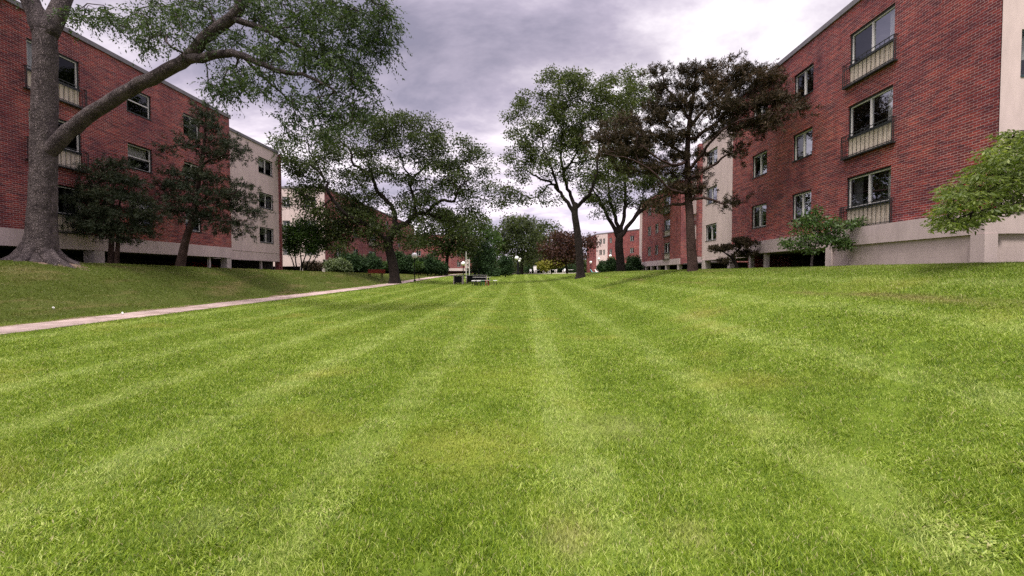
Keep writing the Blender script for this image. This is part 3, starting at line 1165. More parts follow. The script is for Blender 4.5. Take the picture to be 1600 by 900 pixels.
class Tree:
    def __init__(s, seed):
        s.r = np.random.default_rng(seed)
        s.pos = []
        s.par = []
        s.rad = []

    def add(s, p, par, rad=None):
        s.pos.append(np.array(p, float))
        s.par.append(par)
        s.rad.append(rad)
        return len(s.pos) - 1

    def limb(s, pts, r0, r1, start=None, sub=4, jit=.0):
        """pts world points; start: nearest existing node is joined"""
        C = catmull([np.array(p, float) for p in pts], sub)
        if start is None and s.pos:
            A = np.array(s.pos)
            start = int(np.argmin(((A - C[0]) ** 2).sum(1)))
            C = C[1:]
        cur = -1 if start is None else start
        n = len(C)
        for i, c in enumerate(C):
            j = s.r.normal(0, jit, 3) if 0 < i < n - 1 else 0
            cur = s.add(c + j, cur, r0 + (r1 - r0) * i / max(1, n - 1))
        return cur

    def grow(s, targets, rtip=.012, expo=2.4, curve=.22, skip=3, step=.5, updown=.35):
        base = s.pos[0]
        A0 = np.array(s.pos)
        order = np.argsort([np.min(((A0 - t) ** 2).sum(1)) for t in targets])
        ends = []
        for k in order:
            t = targets[k]
            A = np.array(s.pos)
            d = A - t
            dist = np.sqrt((d ** 2).sum(1))
            cost = dist + updown * np.maximum(0, A[:, 2] - t[2])
            cost[:skip] += 50
            i = int(np.argmin(cost))
            p0 = A[i]
            v = t - p0
            L = np.linalg.norm(v)
            pp = s.par[i]
            dirp = (p0 - A[pp]) if pp >= 0 else np.array([0, 0, 1.])
            dirp = dirp / (np.linalg.norm(dirp) + 1e-9)
            ctrl = p0 + dirp * L * .35 + np.array([0, 0, L * curve * .5]) + s.r.normal(0, .08 * L, 3)
            n = max(2, int(L / step))
            cur = i
            for q in range(1, n + 1):
                u = q / n
                c = (1 - u) ** 2 * p0 + 2 * u * (1 - u) * ctrl + u * u * t
                if q < n:
                    c = c + s.r.normal(0, .03 * L / n, 3)
                cur = s.add(c, cur)
            ends.append(cur)
        # pipe model for the grown nodes
        cnt = np.zeros(len(s.pos))
        for e in ends:
            cnt[e] += 1
        for i in range(len(s.pos) - 1, -1, -1):
            if s.par[i] >= 0:
                cnt[s.par[i]] += cnt[i]
        for i in range(len(s.pos)):
            if s.rad[i] is None:
                r = rtip * max(1, cnt[i]) ** (1 / expo)
                pr = s.rad[s.par[i]]
                s.rad[i] = min(r, pr * .92)
        return ends

    def mesh(s, name, mat, parent, seg=6, seg_big=None, flare=None):
        ch = [[] for _ in s.pos]
        roots = []
        for i, p in enumerate(s.par):
            (ch[p] if p >= 0 else roots).append(i)
        mb = MB()
        stack = [(r, None) for r in roots]
        while stack:
            i, frm = stack.pop()
            chain = [] if frm is None else [frm]
            cur = i
            while True:
                chain.append(cur)
                if not ch[cur]:
                    break
                nx_ = max(ch[cur], key=lambda c: s.rad[c])
                for c in ch[cur]:
                    if c != nx_:
                        stack.append((c, cur))
                cur = nx_
            R = [s.rad[c] for c in chain]
            if frm is not None:
                R[0] = min(R[0], R[1] * 1.25)
            if len(chain) < 2:
                continue
            sg = seg
            ro = 0.0
            if seg_big and max(R) > .12:
                sg = seg_big
                ro = .045 if seg_big > 30 else 0.0
            elif max(R) < .03:
                sg = 4
            mb.tube([s.pos[c] for c in chain], R, sg, cap=True, rough=ro)
        return mb.build(name, mat, parent, smooth=True)


def unit(v):
    return v / (np.linalg.norm(v, axis=-1, keepdims=True) + 1e-9)


def leaves(P, axis, L, W, r, fold=.25):
    """diamond leaves: P base points, axis unit vectors, arrays L, W -> (4n,3)"""
    n = len(P)
    rnd = unit(r.normal(size=(n, 3)))
    side = unit(np.cross(axis, rnd))
    nor = np.cross(side, axis)
    L = np.asarray(L).reshape(-1, 1)
    W = np.asarray(W).reshape(-1, 1)
    a = P
    b = P + axis * L * .45 + side * W * .5 + nor * W * fold
    c = P + axis * L
    d = P + axis * L * .5 - side * W * .5 + nor * W * fold
    return np.stack([a, b, c, d], 1).reshape(-1, 3)


def broad_crown(cl, r, per, rc, L, W, droop=.3, flat=.7, outw=None):
    n = len(cl) * per
    base = np.repeat(cl, per, 0)
    rcv = np.repeat(rc if hasattr(rc, '__len__') else np.full(len(cl), rc), per).reshape(-1, 1)
    off = unit(r.normal(size=(n, 3))) * (r.random((n, 1)) ** .6) * rcv
    off[:, 2] *= flat
    off[:, 2] -= droop * .5 * np.abs(off[:, :2]).sum(1)
    ax = unit(unit(off) * .8 + r.normal(size=(n, 3)) * .7 + np.array([0, 0, -droop]))
    Ls = L * r.uniform(.6, 1.25, n)
    return leaves(base + off, ax, Ls, Ls * (W / L) * r.uniform(.8, 1.2, n), r)


def spray_crown(cl, r, shoots, rc, per, L, W, droop=.6):
    """hanging sprays: leaves strung along short drooping shoots"""
    out = []
    n = len(cl) * shoots
    base = np.repeat(cl, shoots, 0)
    d = unit(r.normal(size=(n, 3)) * np.array([1, 1, .55]))
    ln = rc * r.uniform(.5, 1.15, (n, 1))
    P, A = [], []
    for k in range(per):
        t = (k + r.random((n, 1))) / per
        p = base + d * ln * t + np.array([0, 0, -1.]) * droop * ln * t * t
        tan = unit(d + np.array([0, 0, -2.]) * droop * t)
        side = unit(r.normal(size=(n, 3)))
        P.append(p)
        A.append(unit(tan * .7 + side * .75 + np.array([0, 0, -.25])))
    P, A = np.concatenate(P), np.concatenate(A)
    Ls = L * r.uniform(.6, 1.2, len(P))
    return leaves(P, A, Ls, Ls * (W / L), r, .15)


def needle_crown(cl, r, shoots, sl, per, L, W, up=.55, centre=None, spread=.55, zf=.55):
    """pine: bottle-brush shoots turned up and outwards, needles as slim blades"""
    n = len(cl) * shoots
    base = np.repeat(cl, shoots, 0) + r.normal(size=(n, 3)) * np.array([sl, sl, sl * zf]) * spread
    d = r.normal(size=(n, 3)) * .75 + np.array([0, 0, up])
    if centre is not None:
        d += unit(base - centre) * .7
    d = unit(d)
    ln = sl * r.uniform(.5, 1.1, (n, 1))
    P = np.repeat(base, per, 0)
    D = np.repeat(d, per, 0)
    t = r.random((len(P), 1))
    P = P + D * np.repeat(ln, per, 0) * t
    side = unit(np.cross(D, unit(r.normal(size=P.shape))))
    A = unit(D * .75 + side)
    Ls = L * r.uniform(.7, 1.15, len(P))
    return leaves(P, A, Ls, Ls * (W / L), r, .05)


def blob_points(blobs, D, r, depth_k=.8, seed_far=0):
    """blobs: (px,py,rx,ry,n[,dD]) ellipsoids -> clump centres; depth radius follows rx"""
    out = []
    for bl in blobs:
        px, py, rx, ry, n = bl[:5]
        dd = bl[5] if len(bl) > 5 else 0
        for _ in range(n):
            while True:
                q = r.uniform(-1, 1, 3)
                if .08 < (q ** 2).sum() < 1:
                    break
            dep = D + dd + q[2] * rx / F * D * depth_k
            out.append(at(px + q[0] * rx, py + q[1] * ry, dep))
    return np.array(out)


def place_base(px, D):
    X = (px - 818.0) / F * D
    return np.array([X, D, gz(X, D)])


def pl(pts, D, base=None):
    """image polyline (px, py[, dD]) -> world points at about depth D"""
    out = []
    for p in pts:
        out.append(at(p[0], p[1], D + (p[2] if len(p) > 2 else 0)))
    return out


def finish(t, name, base, label, cat, barkm, leafV, leafm, seg=6, seg_big=None, group=None, trunk='trunk', crown='crown'):
    root = empty(name, base, label, cat, group)
    t.mesh(trunk, barkm, root, seg, seg_big)
    np_mesh(crown, leafV, 4, leafm, root)
    return root


# T1: big tree on the left bank ------------------------------------------
D = 16.3
t = Tree(1)
b = place_base(62, D)
up = pl([(64, 380), (66, 330), (68, 270), (69, 215), (70, 150), (71, 90), (70, 50)], D)
t.limb([b + np.array([0, 0, -1.0]), b + np.array([0, 0, -.3]), b + np.array([0, 0, .3])] + up, .62, .47, sub=14)
# base flare by hand
for i in range(len(t.pos)):
    h = t.pos[i][2] - b[2]
    t.rad[i] = .392 - .009 * max(h, 0) + .10 * math.exp(-max(h, 0) / 1.0) + .30 * math.exp(-max(h, 0) / .26) + .05 * math.exp(-((h - 10.0) / .9) ** 2)
for k in range(11):
    a = 2 * math.pi * k / 11 + t.r.normal(0, .12)
    ln = t.r.uniform(.95, 1.25)
    P_ = []
    for (rr_, hh) in ((.22, .70), (.42, .36), (.66, .10), (ln, -.10), (ln + .3, -.25)):
        xx, yy = b[0] + math.cos(a + .1 * rr_) * rr_, b[1] + math.sin(a + .1 * rr_) * rr_
        z_ = gz(xx, yy)
        P_.append(np.array([xx, yy, (z_ + hh) if rr_ > .6 else max(z_, b[2] - .1) + hh]))
    n0 = len(t.pos)
    t.limb(P_, .20, .10, start=20, sub=4)
t.limb(pl([(70, 55), (52, 10), (30, -50), (5, -130)], D), .31, .15, jit=.02)
t.limb(pl([(72, 55), (92, 12, .3), (118, -40, .8), (150, -120, 1.5)], D), .31, .15, jit=.02)
t.limb(pl([(74, 240), (100, 212), (135, 184), (190, 147, -.2), (250, 116, -.5), (292, 90, -.7), (328, 52, -.9), (362, 27, -1), (380, -2, -1.1), (392, -55, -1.2)], D), .25, .14, jit=.012)
t.limb(pl([(292, 92, -.7), (335, 87, -1.0), (372, 84, -1.3), (402, 97, -1.5), (440, 111, -1.7), (482, 120, -1.9), (522, 141, -2)], D), .15, .03, jit=.02)
t.limb(pl([(366, 30, -1), (418, 48, -1.0), (462, 70, -1.0), (500, 94, -1.0), (535, 108, -1.0)], D), .10, .025, jit=.02)
t.limb(pl([(378, 86, -1.3), (398, 108, -1.1), (432, 138, -.8), (458, 162, -.5)], D), .06, .02, jit=.02)
t.limb(pl([(392, -50, -1.2), (440, -60, -1.5), (520, -50, -1.6), (580, -20, -1.6)], D), .10, .03, jit=.02)
t.limb(pl([(120, -45, .8), (180, -60, 0), (250, -60, -1), (300, -40, -1.5)], D), .12, .03, jit=.02)
blobs = [(130, 20, 40, 25, 12), (220, 30, 55, 32, 26), (300, 30, 50, 38, 26, -.5), (250, 65, 45, 18, 9, -.5), (350, -10, 60, 30, 18, -1), (430, 15, 60, 38, 34, -1),
         (510, 25, 55, 45, 42, -1.3), (575, 35, 40, 45, 34, -1.3), (600, 60, 22, 45, 16, -1.3), (450, 80, 55, 38, 34, -1.5), (530, 100, 50, 45, 42, -1.5),
         (565, 150, 30, 40, 18, -1.5), (360, 128, 42, 26, 22, -1), (480, 160, 50, 32, 22, -1.5), (450, 205, 28, 24, 6, -1.5), (530, 190, 40, 30, 12, -1.5),
         (340, 60, 40, 30, 14, -.9), (20, -30, 50, 25, 10), (300, -110, 300, 60, 60, 0), (560, -60, 70, 45, 30, -1.5), (410, 120, 40, 30, 14, -1.4)]
cl = blob_points(blobs, D, t.r, .9)
cl = np.concatenate([cl, blob_points([bl[:4] + (max(2, int(bl[4] * .35)),) + bl[5:] for bl in blobs], D, t.r, 1.0)])
t.grow(cl, .009, 2.3, .15, skip=190, step=.45, updown=.1)
LV = spray_crown(cl, t.r, 7, .62, 12, .115, .044, .45)
T1 = finish(t, 'locust_tree', b, 'huge grey-trunked tree on the left bank with one long sweeping branch', 'tree', M['bark'], LV, M['leaf1'], 7, 48)

# T2: spreading dark tree by the path -------------------------------------
D = 42.0
t = Tree(2)
b = place_base(617, D)
t.limb([b + np.array([0, 0, -.2]), b + np.array([0, 0, .3])] + pl([(615, 420), (611, 400), (607, 384), (609, 370), (617, 357)], D), .50, .34, sub=3)
for i in range(4):
    t.rad[i] += .22 * (1 - i / 4)
t.limb(pl([(617, 357), (633, 350), (647, 338), (667, 333), (690, 342), (712, 348)], D), .28, .07, jit=.05)
t.limb(pl([(615, 358), (617, 345), (611, 320), (590, 300), (580, 273), (553, 257), (548, 237), (537, 225)], D), .24, .06, jit=.06)
t.limb(pl([(608, 380), (580, 357, -1), (547, 338, -2), (527, 322, -2.5), (511, 295, -3), (506, 277, -3), (483, 257, -3), (447, 250, -3)], D), .20, .05, jit=.06)
t.limb(pl([(648, 337), (650, 325), (643, 300, 1), (637, 273, 1.5), (625, 248, 2)], D), .18, .05, jit=.06)
t.limb(pl([(667, 333), (688, 313, -1), (710, 312, -1.5), (718, 293, -2), (732, 282, -2)], D), .16, .04, jit=.06)
t.limb(pl([(640, 285, 1.2), (660, 263, 1.5), (683, 253, 2)], D), .12, .04, jit=.05)
t.limb(pl([(507, 280, -3), (485, 235, -3), (478, 215, -3)], D), .08, .03, jit=.05)
blobs = [(560, 212, 65, 34, 40), (625, 205, 60, 30, 38), (690, 228, 55, 32, 36), (735, 258, 40, 36, 24), (500, 232, 48, 30, 24, -2), (452, 228, 26, 30, 8, -3), (462, 255, 28, 18, 8, -3),
         (480, 285, 42, 24, 15, -2), (545, 280, 55, 32, 24), (610, 262, 60, 34, 30), (680, 280, 60, 34, 34), (740, 305, 34, 30, 14), (600, 320, 50, 22, 18),
         (660, 318, 45, 22, 20), (715, 335, 40, 18, 14), (560, 345, 40, 24, 20, -1), (535, 375, 24, 22, 9, -1.5), (590, 372, 25, 14, 7), (650, 365, 30, 20, 9), (555, 318, 45, 20, 18), (528, 352, 34, 22, 16), (605, 358, 36, 15, 12), (470, 308, 36, 20, 12, -2), (492, 332, 26, 16, 8, -2), (585, 185, 40, 12, 8), (662, 190, 35, 10, 8)]
cl = blob_points(blobs, D, t.r, .75)
t.grow(cl, .022, 2.3, .25, skip=14, step=.9)
LV = np.concatenate([broad_crown(cl, t.r, 128, 1.0, .22, .11, .25, .6)])
T2 = finish(t, 'spreading_tree', b, 'broad dark tree with twisting limbs standing beside the path, left of the picnic table', 'tree', M['bark2'], LV, M['leaf2'], 6, 12)

# T3: tall tree right of centre -------------------------------------------
D = 45.0
t = Tree(3)
b = place_base(907, D)
t.limb([b + np.array([0, 0, -.2]), b + np.array([0, 0, .3])] + pl([(906, 410), (904, 380), (901, 355), (898, 335), (899, 320)], D), .42, .30, sub=3)
for i in range(4):
    t.rad[i] += .25 * (1 - i / 4)
t.limb(pl([(898, 335), (884, 311), (868, 292), (857, 284), (832, 272), (815, 262)], D), .20, .05, jit=.06)
t.limb(pl([(898, 322), (889, 300, 1), (880, 270, 1), (876, 240, 1), (880, 200, 1), (884, 160, 1)], D), .19, .05, jit=.06)
t.limb(pl([(900, 325), (911, 314), (922, 300, -1), (932, 270, -1), (936, 230, -1), (940, 180, -1)], D), .20, .05, jit=.06)
t.limb(pl([(872, 294), (862, 262, -1), (850, 232, -1.5), (842, 205, -2)], D), .13, .04, jit=.06)
t.limb(pl([(880, 270, 1), (900, 240, 2), (910, 200, 2)], D), .13, .04, jit=.06)
blobs = [(880, 130, 38, 24, 20), (925, 138, 36, 26, 18), (960, 140, 30, 28, 12), (845, 165, 42, 26, 22), (892, 172, 48, 32, 34), (945, 180, 45, 34, 26), (822, 205, 34, 26, 18), (868, 220, 50, 32, 32),
         (925, 225, 50, 32, 28), (812, 245, 28, 28, 14), (850, 262, 40, 20, 14), (905, 268, 45, 22, 18), (950, 265, 30, 20, 10), (800, 180, 18, 8, 4), (815, 300, 24, 26, 10), (850, 310, 24, 18, 5), (780, 300, 18, 26, 7), (868, 118, 16, 10, 5), (905, 118, 18, 10, 5)]
cl = blob_points(blobs, D, t.r, .8)
t.grow(cl, .022, 2.3, .2, skip=14, step=.9)
LV = broad_crown(cl, t.r, 125, .92, .235, .12, .25, .65)
finish(t, 'tall_tree', b, 'tall slender tree with a forked dark trunk just right of the lawn centre', 'tree', M['bark2'], LV, M['leaf3'], 6, 12)

# T4: fan-limbed tree behind ----------------------------------------------
D = 54.0
t = Tree(4)
b = place_base(970, D)
t.limb([b + np.array([0, 0, -.2]), b + np.array([0, 0, .3])] + pl([(969, 405), (967, 385), (968, 368)], D), .54, .45, sub=3)
t.limb(pl([(966, 372), (955, 348), (942, 325), (932, 305), (926, 290)], D), .26, .07, jit=.06)
t.limb(pl([(967, 366), (962, 340), (954, 315), (950, 290), (952, 250)], D), .24, .07, jit=.06)
t.limb(pl([(969, 366), (974, 338), (978, 310), (975, 270), (980, 220), (988, 160)], D), .24, .06, jit=.06)
t.limb(pl([(972, 368), (988, 345), (1010, 322), (1036, 306), (1058, 296)], D), .26, .06, jit=.06)
t.limb(pl([(990, 342), (1002, 318), (1008, 290)], D), .16, .05, jit=.06)
blobs = [(930, 300, 26, 18, 14), (955, 275, 40, 22, 24), (1000, 280, 42, 24, 26), (1040, 285, 34, 18, 14), (985, 235, 40, 34, 30), (975, 180, 38, 36, 26), (1000, 150, 38, 32, 26), (985, 125, 26, 18, 10), (1015, 320, 30, 12, 7), (940, 328, 22, 12, 6), (975, 318, 30, 14, 10), (1060, 305, 20, 14, 6)]
cl = blob_points(blobs, D, t.r, .8)
t.grow(cl, .024, 2.3, .2, skip=8, step=1.0)
LV = broad_crown(cl, t.r, 120, 1.05, .27, .135, .25, .6)
finish(t, 'fan_limbed_tree', b, 'dark tree with limbs fanning from a short thick trunk, left of the brown pine', 'tree', M['bark2'], LV, M['leaf3'], 6, 12)

# T5: brown pine on the right ---------------------------------------------
D = 24.0
t = Tree(5)
b = place_base(1082, D)
t.limb([b + np.array([0, 0, -.2]), b + np.array([0, 0, .3])] + pl([(1080, 385), (1078, 340), (1075, 300), (1074, 250), (1076, 200), (1083, 150), (1088, 110)], D), .30, .05, sub=3)
for lm in ([(1078, 265), (1095, 243, -.6), (1114, 218, -1.4), (1146, 192, -2.4), (1196, 178, -3.5), (1240, 175, -4.4)], [(1076, 300), (1060, 300, -.8), (1040, 292, -1.5), (1002, 255, -2), (946, 240, -2.5)],
           [(1075, 280), (1105, 265, -1), (1135, 245, -1.5), (1165, 235, -2)], [(1075, 245), (1045, 225, 1), (1010, 205, 1.5), (965, 205, 2)], [(1077, 200), (1100, 170), (1140, 140, -1.2), (1165, 112, -2)],
           [(1078, 190), (1060, 160), (1040, 135), (1035, 115)], [(1076, 225), (1120, 190, -.8), (1170, 150, -2.2), (1205, 135, -3.2)], [(1076, 310), (1110, 312, -1), (1140, 322, -1.6)], [(1074, 255), (1040, 255, -2), (1000, 225, -3)],
           [(1076, 318), (1050, 320, .6), (1030, 325, 1)]):
    t.limb(pl(lm, D), .09, .02, jit=.03)
blobs = [(1105, 112, 16, 20, 9), (1070, 128, 26, 18, 12), (1035, 128, 18, 24, 10), (1160, 115, 22, 22, 14), (1195, 130, 28, 20, 16), (1130, 135, 28, 22, 15), (1100, 160, 40, 24, 24), (1050, 165, 32, 24, 20),
         (1150, 165, 45, 22, 24), (1195, 160, 26, 16, 12), (1210, 170, 18, 9, 5), (1020, 185, 30, 20, 16), (985, 205, 36, 18, 18), (950, 215, 30, 14, 12), (1010, 225, 45, 16, 22), (965, 240, 36, 14, 14), (1060, 215, 36, 24, 20),
         (1120, 195, 40, 16, 16), (1040, 255, 36, 16, 16), (1000, 262, 36, 12, 12), (1075, 275, 26, 14, 10), (1090, 298, 26, 9, 7), (1050, 295, 22, 12, 7), (1165, 200, 36, 14, 14), (1250, 178, 12, 6, 3), (1135, 318, 16, 8, 4), (1150, 240, 18, 7, 4), (1205, 195, 24, 9, 6), (1090, 245, 25, 12, 6), (1028, 318, 16, 8, 4)]
blobs = [bl[:5] + (-max(0, (bl[0] - 1095) / 145 * 4.4),) for bl in blobs]
cl = blob_points(blobs, D, t.r, .8)
cl[:, 2] = cl[:, 2] * .5 + .5 * np.round(cl[:, 2] / .85) * .85
t.grow(cl, .016, 2.2, .15, skip=14, step=.55, updown=.0)
cen = at(1080, 230, D)
LV = needle_crown(cl, t.r, 10, .44, 34, .165, .030, .8, cen, .6, .32)
finish(t, 'brown_pine', b, 'tall pine with brown-tinged needles and bare reddish trunk, in front of the right brick block', 'tree', M['bark3'], LV, M['needle'], 6, 12)

# T6, T7: two dark conifers on the left bank -------------------------------
D = 19.6
t = Tree(6)
b = place_base(177, D)
t.limb([b + np.array([-.10, 0, -.2]), b + np.array([-.09, 0, .2])] + pl([(174, 385), (175, 350), (176, 310), (177, 265), (176, 250)], D), .13, .03, sub=3)
t.limb([b + np.array([.13, .05, -.2]), b + np.array([.12, .05, .2])] + pl([(184, 385), (185, 350), (188, 310)], D), .12, .03, start=-1, sub=3)
blobs = [(175, 258, 14, 14, 10), (205, 285, 14, 12, 7), (150, 268, 16, 14, 10), (178, 285, 30, 16, 22), (140, 300, 28, 14, 18), (200, 310, 28, 16, 22), (165, 315, 34, 14, 24), (125, 322, 18, 12, 10), (220, 330, 18, 12, 11),
         (180, 340, 40, 14, 28), (140, 343, 28, 12, 16), (215, 352, 22, 10, 12), (165, 358, 40, 10, 22), (205, 368, 26, 7, 9), (235, 340, 10, 6, 3)]
cl = blob_points(blobs, D, t.r, .9)
cl[:, 2] = cl[:, 2] * .45 + .55 * (np.round((cl[:, 2] + .25 * np.hypot(cl[:, 0] - b[0], cl[:, 1] - b[1])) / .62) * .62 - .25 * np.hypot(cl[:, 0] - b[0], cl[:, 1] - b[1]))
t.grow(cl, .010, 2.2, .0, skip=8, step=.4, updown=-.1)
LV = needle_crown(cl, t.r, 8, .34, 26, .13, .024, .12, at(178, 320, D), .75, .25)
finish(t, 'bushy_spruce', b, 'dense dark green conifer with paired pale stems, between the huge trunk and the leaning pine', 'tree', M['bark3'], LV, M['needle2'], 6, 10)

D = 23.5
t = Tree(7)
b = place_base(283, D)
t.limb([b + np.array([0, 0, -.2]), b + np.array([.0, 0, .2])] + pl([(286, 395), (291, 372), (300, 345), (306, 310), (314, 260), (320, 215), (322, 175)], D), .25, .04, sub=3)
for lm in ([(300, 345), (278, 330), (262, 312)], [(304, 320), (340, 310, -.5), (372, 298, -.8)], [(306, 340), (345, 345, -.4), (380, 345, -.6)], [(316, 255), (345, 245, -.4), (368, 240, -.5)], [(318, 232), (290, 225), (262, 232)], [(310, 285), (285, 280, .5), (268, 285, .6)]):
    t.limb(pl(lm, D), .06, .02, jit=.03)
blobs = [(322, 178, 12, 12, 9), (318, 200, 24, 12, 14), (300, 222, 24, 10, 10), (345, 222, 22, 10, 11), (335, 245, 30, 12, 16), (366, 240, 18, 9, 9), (262, 235, 10, 8, 4), (290, 272, 30, 12, 17), (330, 278, 30, 12, 15), (268, 292, 22, 12, 12),
         (300, 305, 34, 16, 26), (345, 302, 28, 12, 15), (370, 298, 20, 10, 9), (280, 325, 30, 14, 18), (320, 332, 30, 14, 18), (370, 325, 24, 10, 10), (392, 330, 14, 8, 6), (350, 350, 30, 9, 11), (385, 358, 18, 7, 6), (395, 305, 10, 6, 3)]
cl = blob_points(blobs, D, t.r, .9)
cl[:, 2] = cl[:, 2] * .45 + .55 * (np.round((cl[:, 2] + .25 * np.hypot(cl[:, 0] - b[0], cl[:, 1] - b[1])) / .62) * .62 - .25 * np.hypot(cl[:, 0] - b[0], cl[:, 1] - b[1]))
t.grow(cl, .011, 2.2, .0, skip=8, step=.45, updown=-.1)
LV = needle_crown(cl, t.r, 8, .38, 26, .15, .027, .15, at(310, 290, D), .8, .25)
finish(t, 'leaning_pine', b, 'dark pine with a leaning crooked trunk and ragged layered branches near the left block corner', 'tree', M['bark3'], LV, M['needle2'], 6, 10)

# T8: multi-stem tall shrub -------------------------------------------------
D = 41.5
t = Tree(8)
b = place_base(470, D)
t.limb([b + np.array([0, 0, -.3]), b + np.array([0, 0, .1])], .2, .18, sub=2)
for (dx, dy, px, py) in ((-.9, .2, 448, 385), (-.5, -.3, 458, 372), (-.1, .3, 470, 365), (.3, -.2, 480, 370), (.7, .2, 492, 378), (1.0, 0, 503, 386)):
    p0 = b + np.array([dx * .35, dy * .5, 0])
    q = at(px, py, D)
    t.limb([p0, (p0 * .55 + q * .45) + np.array([dx * .1, 0, 0]), q], .07, .03, start=1, sub=3, jit=.04)
blobs = [(475, 352, 26, 14, 20), (452, 362, 16, 14, 13), (500, 365, 18, 14, 13), (470, 372, 30, 14, 22), (495, 383, 20, 9, 10), (450, 382, 14, 9, 8), (475, 388, 26, 7, 9)]
cl = blob_points(blobs, D, t.r, .9)
t.grow(cl, .012, 2.3, .1, skip=3, step=.6)
LV = broad_crown(cl, t.r, 120, .75, .20, .10, .15, .8)
finish(t, 'multi_stem_shrub', b, 'tall rounded green shrub on many thin stems at the end of the left block', 'shrub', M['bark2'], LV, M['leaf4'], 5, 8)

# T9: small tree in front of the right block --------------------------------
D = 16.8
t = Tree(9)
b = place_base(1268, D)
t.limb([b + np.array([0, 0, -.2])] + pl([(1268, 412), (1270, 398), (1275, 380), (1278, 360), (1276, 340)], D), .055, .02, sub=3)
for lm in ([(1274, 385), (1255, 378), (1232, 380)], [(1276, 372), (1300, 362, -.3), (1330, 350, -.5)], [(1277, 365), (1262, 350, .2), (1255, 338, .3)], [(1275, 380), (1300, 380, .2), (1322, 382, .2)]):
    t.limb(pl(lm, D), .025, .008, jit=.015)
blobs = [(1270, 335, 18, 12, 12), (1285, 350, 28, 14, 20), (1258, 355, 24, 14, 14), (1312, 352, 26, 10, 15), (1335, 345, 16, 8, 7), (1275, 372, 36, 12, 24), (1240, 380, 24, 7, 10), (1305, 372, 28, 9, 14), (1320, 384, 18, 5, 5), (1268, 388, 26, 6, 8), (1225, 378, 10, 5, 3)]
cl = blob_points(blobs, D, t.r, .9)
t.grow(cl, .006, 2.2, .1, skip=5, step=.25)
LV = broad_crown(cl, t.r, 34, .24, .115, .055, .35, .6)
finish(t, 'young_tree', b, 'small thin-stemmed tree with loose green leaves in front of the lowest right balcony', 'tree', M['bark'], LV, M['leaf6'], 5, 8)

# T10: cloud-pruned pine by the right garage ---------------------------------
D = 23.6
t = Tree(10)
b = place_base(1152, D)
t.limb([b + np.array([0, 0, -.2])] + pl([(1150, 412), (1144, 402), (1150, 394), (1158, 386)], D), .10, .05, sub=3)
t.limb(pl([(1146, 404), (1134, 396), (1126, 392)], D), .05, .02, sub=3)
t.limb(pl([(1149, 410), (1138, 411), (1128, 409)], D), .04, .02, sub=3)
t.limb(pl([(1152, 392), (1168, 396), (1176, 398)], D), .04, .02, sub=3)
blobs = [(1126, 390, 18, 4, 14), (1163, 381, 18, 7, 20), (1132, 408, 13, 4, 9), (1165, 397, 18, 4, 12), (1140, 387, 10, 4, 5), (1152, 377, 10, 4, 4)]
cl = blob_points(blobs, D, t.r, .9)
t.grow(cl, .008, 2.2, .0, skip=3, step=.25)
LV = needle_crown(cl, t.r, 12, .16, 26, .10, .022, .9)
finish(t, 'cloud_pruned_pine', b, 'low garden pine clipped into flat pads beside the dark garage opening on the right', 'shrub', M['bark2'], LV, M['needle'], 6, 8)

# T11: fine-leaved maple reaching in from the right ---------------------------
D = 9.6
t = Tree(11)
b = place_base(1725, D)
t.limb([b + np.array([0, 0, -.2])] + pl([(1725, 400), (1720, 370), (1712, 345), (1705, 320)], D), .13, .08, sub=3)
for lm in ([(1715, 350), (1670, 325, -.2), (1610, 318, -.3), (1560, 325, -.5), (1510, 335, -.6), (1482, 350, -.6)], [(1708, 330), (1660, 290, .2), (1600, 272, .3), (1540, 275, .3), (1495, 292, .3)], [(1705, 322), (1670, 260, .0), (1620, 225, .0), (1575, 215, -.1)],
           [(1706, 322), (1740, 270, .3), (1780, 230, .4)], [(1706, 325), (1760, 300, -.4), (1820, 300, -.6)], [(1705, 320), (1700, 250, .3), (1690, 200, .4)]):
    t.limb(pl(lm, D), .045, .010, jit=.012)
rr = t.r
cl = []
def layer(px0, px1, py0, py1, n, th=5, dz=1.0, dd=0):
    for _ in range(n):
        u = rr.random()
        w = rr.normal(0, th)
        cl.append(at(px0 + (px1 - px0) * u, py0 + (py1 - py0) * u + w, D + rr.uniform(-dz, dz) + dd))
layer(1478, 1620, 352, 312, 60, 6)
layer(1470, 1640, 325, 285, 90, 9)
layer(1478, 1660, 300, 262, 100, 9)
layer(1505, 1680, 272, 236, 95, 9)
layer(1540, 1700, 240, 214, 80, 8)
layer(1560, 1700, 218, 196, 45, 6)
layer(1640, 1830, 330, 310, 60, 12)
layer(1640, 1840, 290, 260, 80, 14)
layer(1660, 1820, 240, 215, 80, 14)
layer(1640, 1760, 195, 185, 50, 10)
layer(1462, 1500, 340, 352, 10, 5, .5)
cl = np.array(cl)
t.grow(cl, .004, 2.2, .05, skip=6, step=.2, updown=0)
n = len(cl) * 32
base = np.repeat(cl, 32, 0)
off = unit(rr.normal(size=(n, 3))) * (rr.random((n, 1)) ** .5) * .27
off[:, 2] *= .20
off[:, 2] -= .25 * np.linalg.norm(off[:, :2], axis=1)
ax = unit(off * np.array([1, 1, .4]) * 4 + rr.normal(size=(n, 3)) * np.array([.6, .6, .25]) + np.array([-.15, 0, -.45]))
Ls = .098 * rr.uniform(.45, 1.35, n)
LV = leaves(base + off, ax, Ls, Ls * .34, rr, .2)
finish(t, 'maple_tree', b, 'light green fine-leaved tree reaching in from the right before the cream end wall', 'tree', M['bark2'], LV, M['leaf5'], 6, 10)


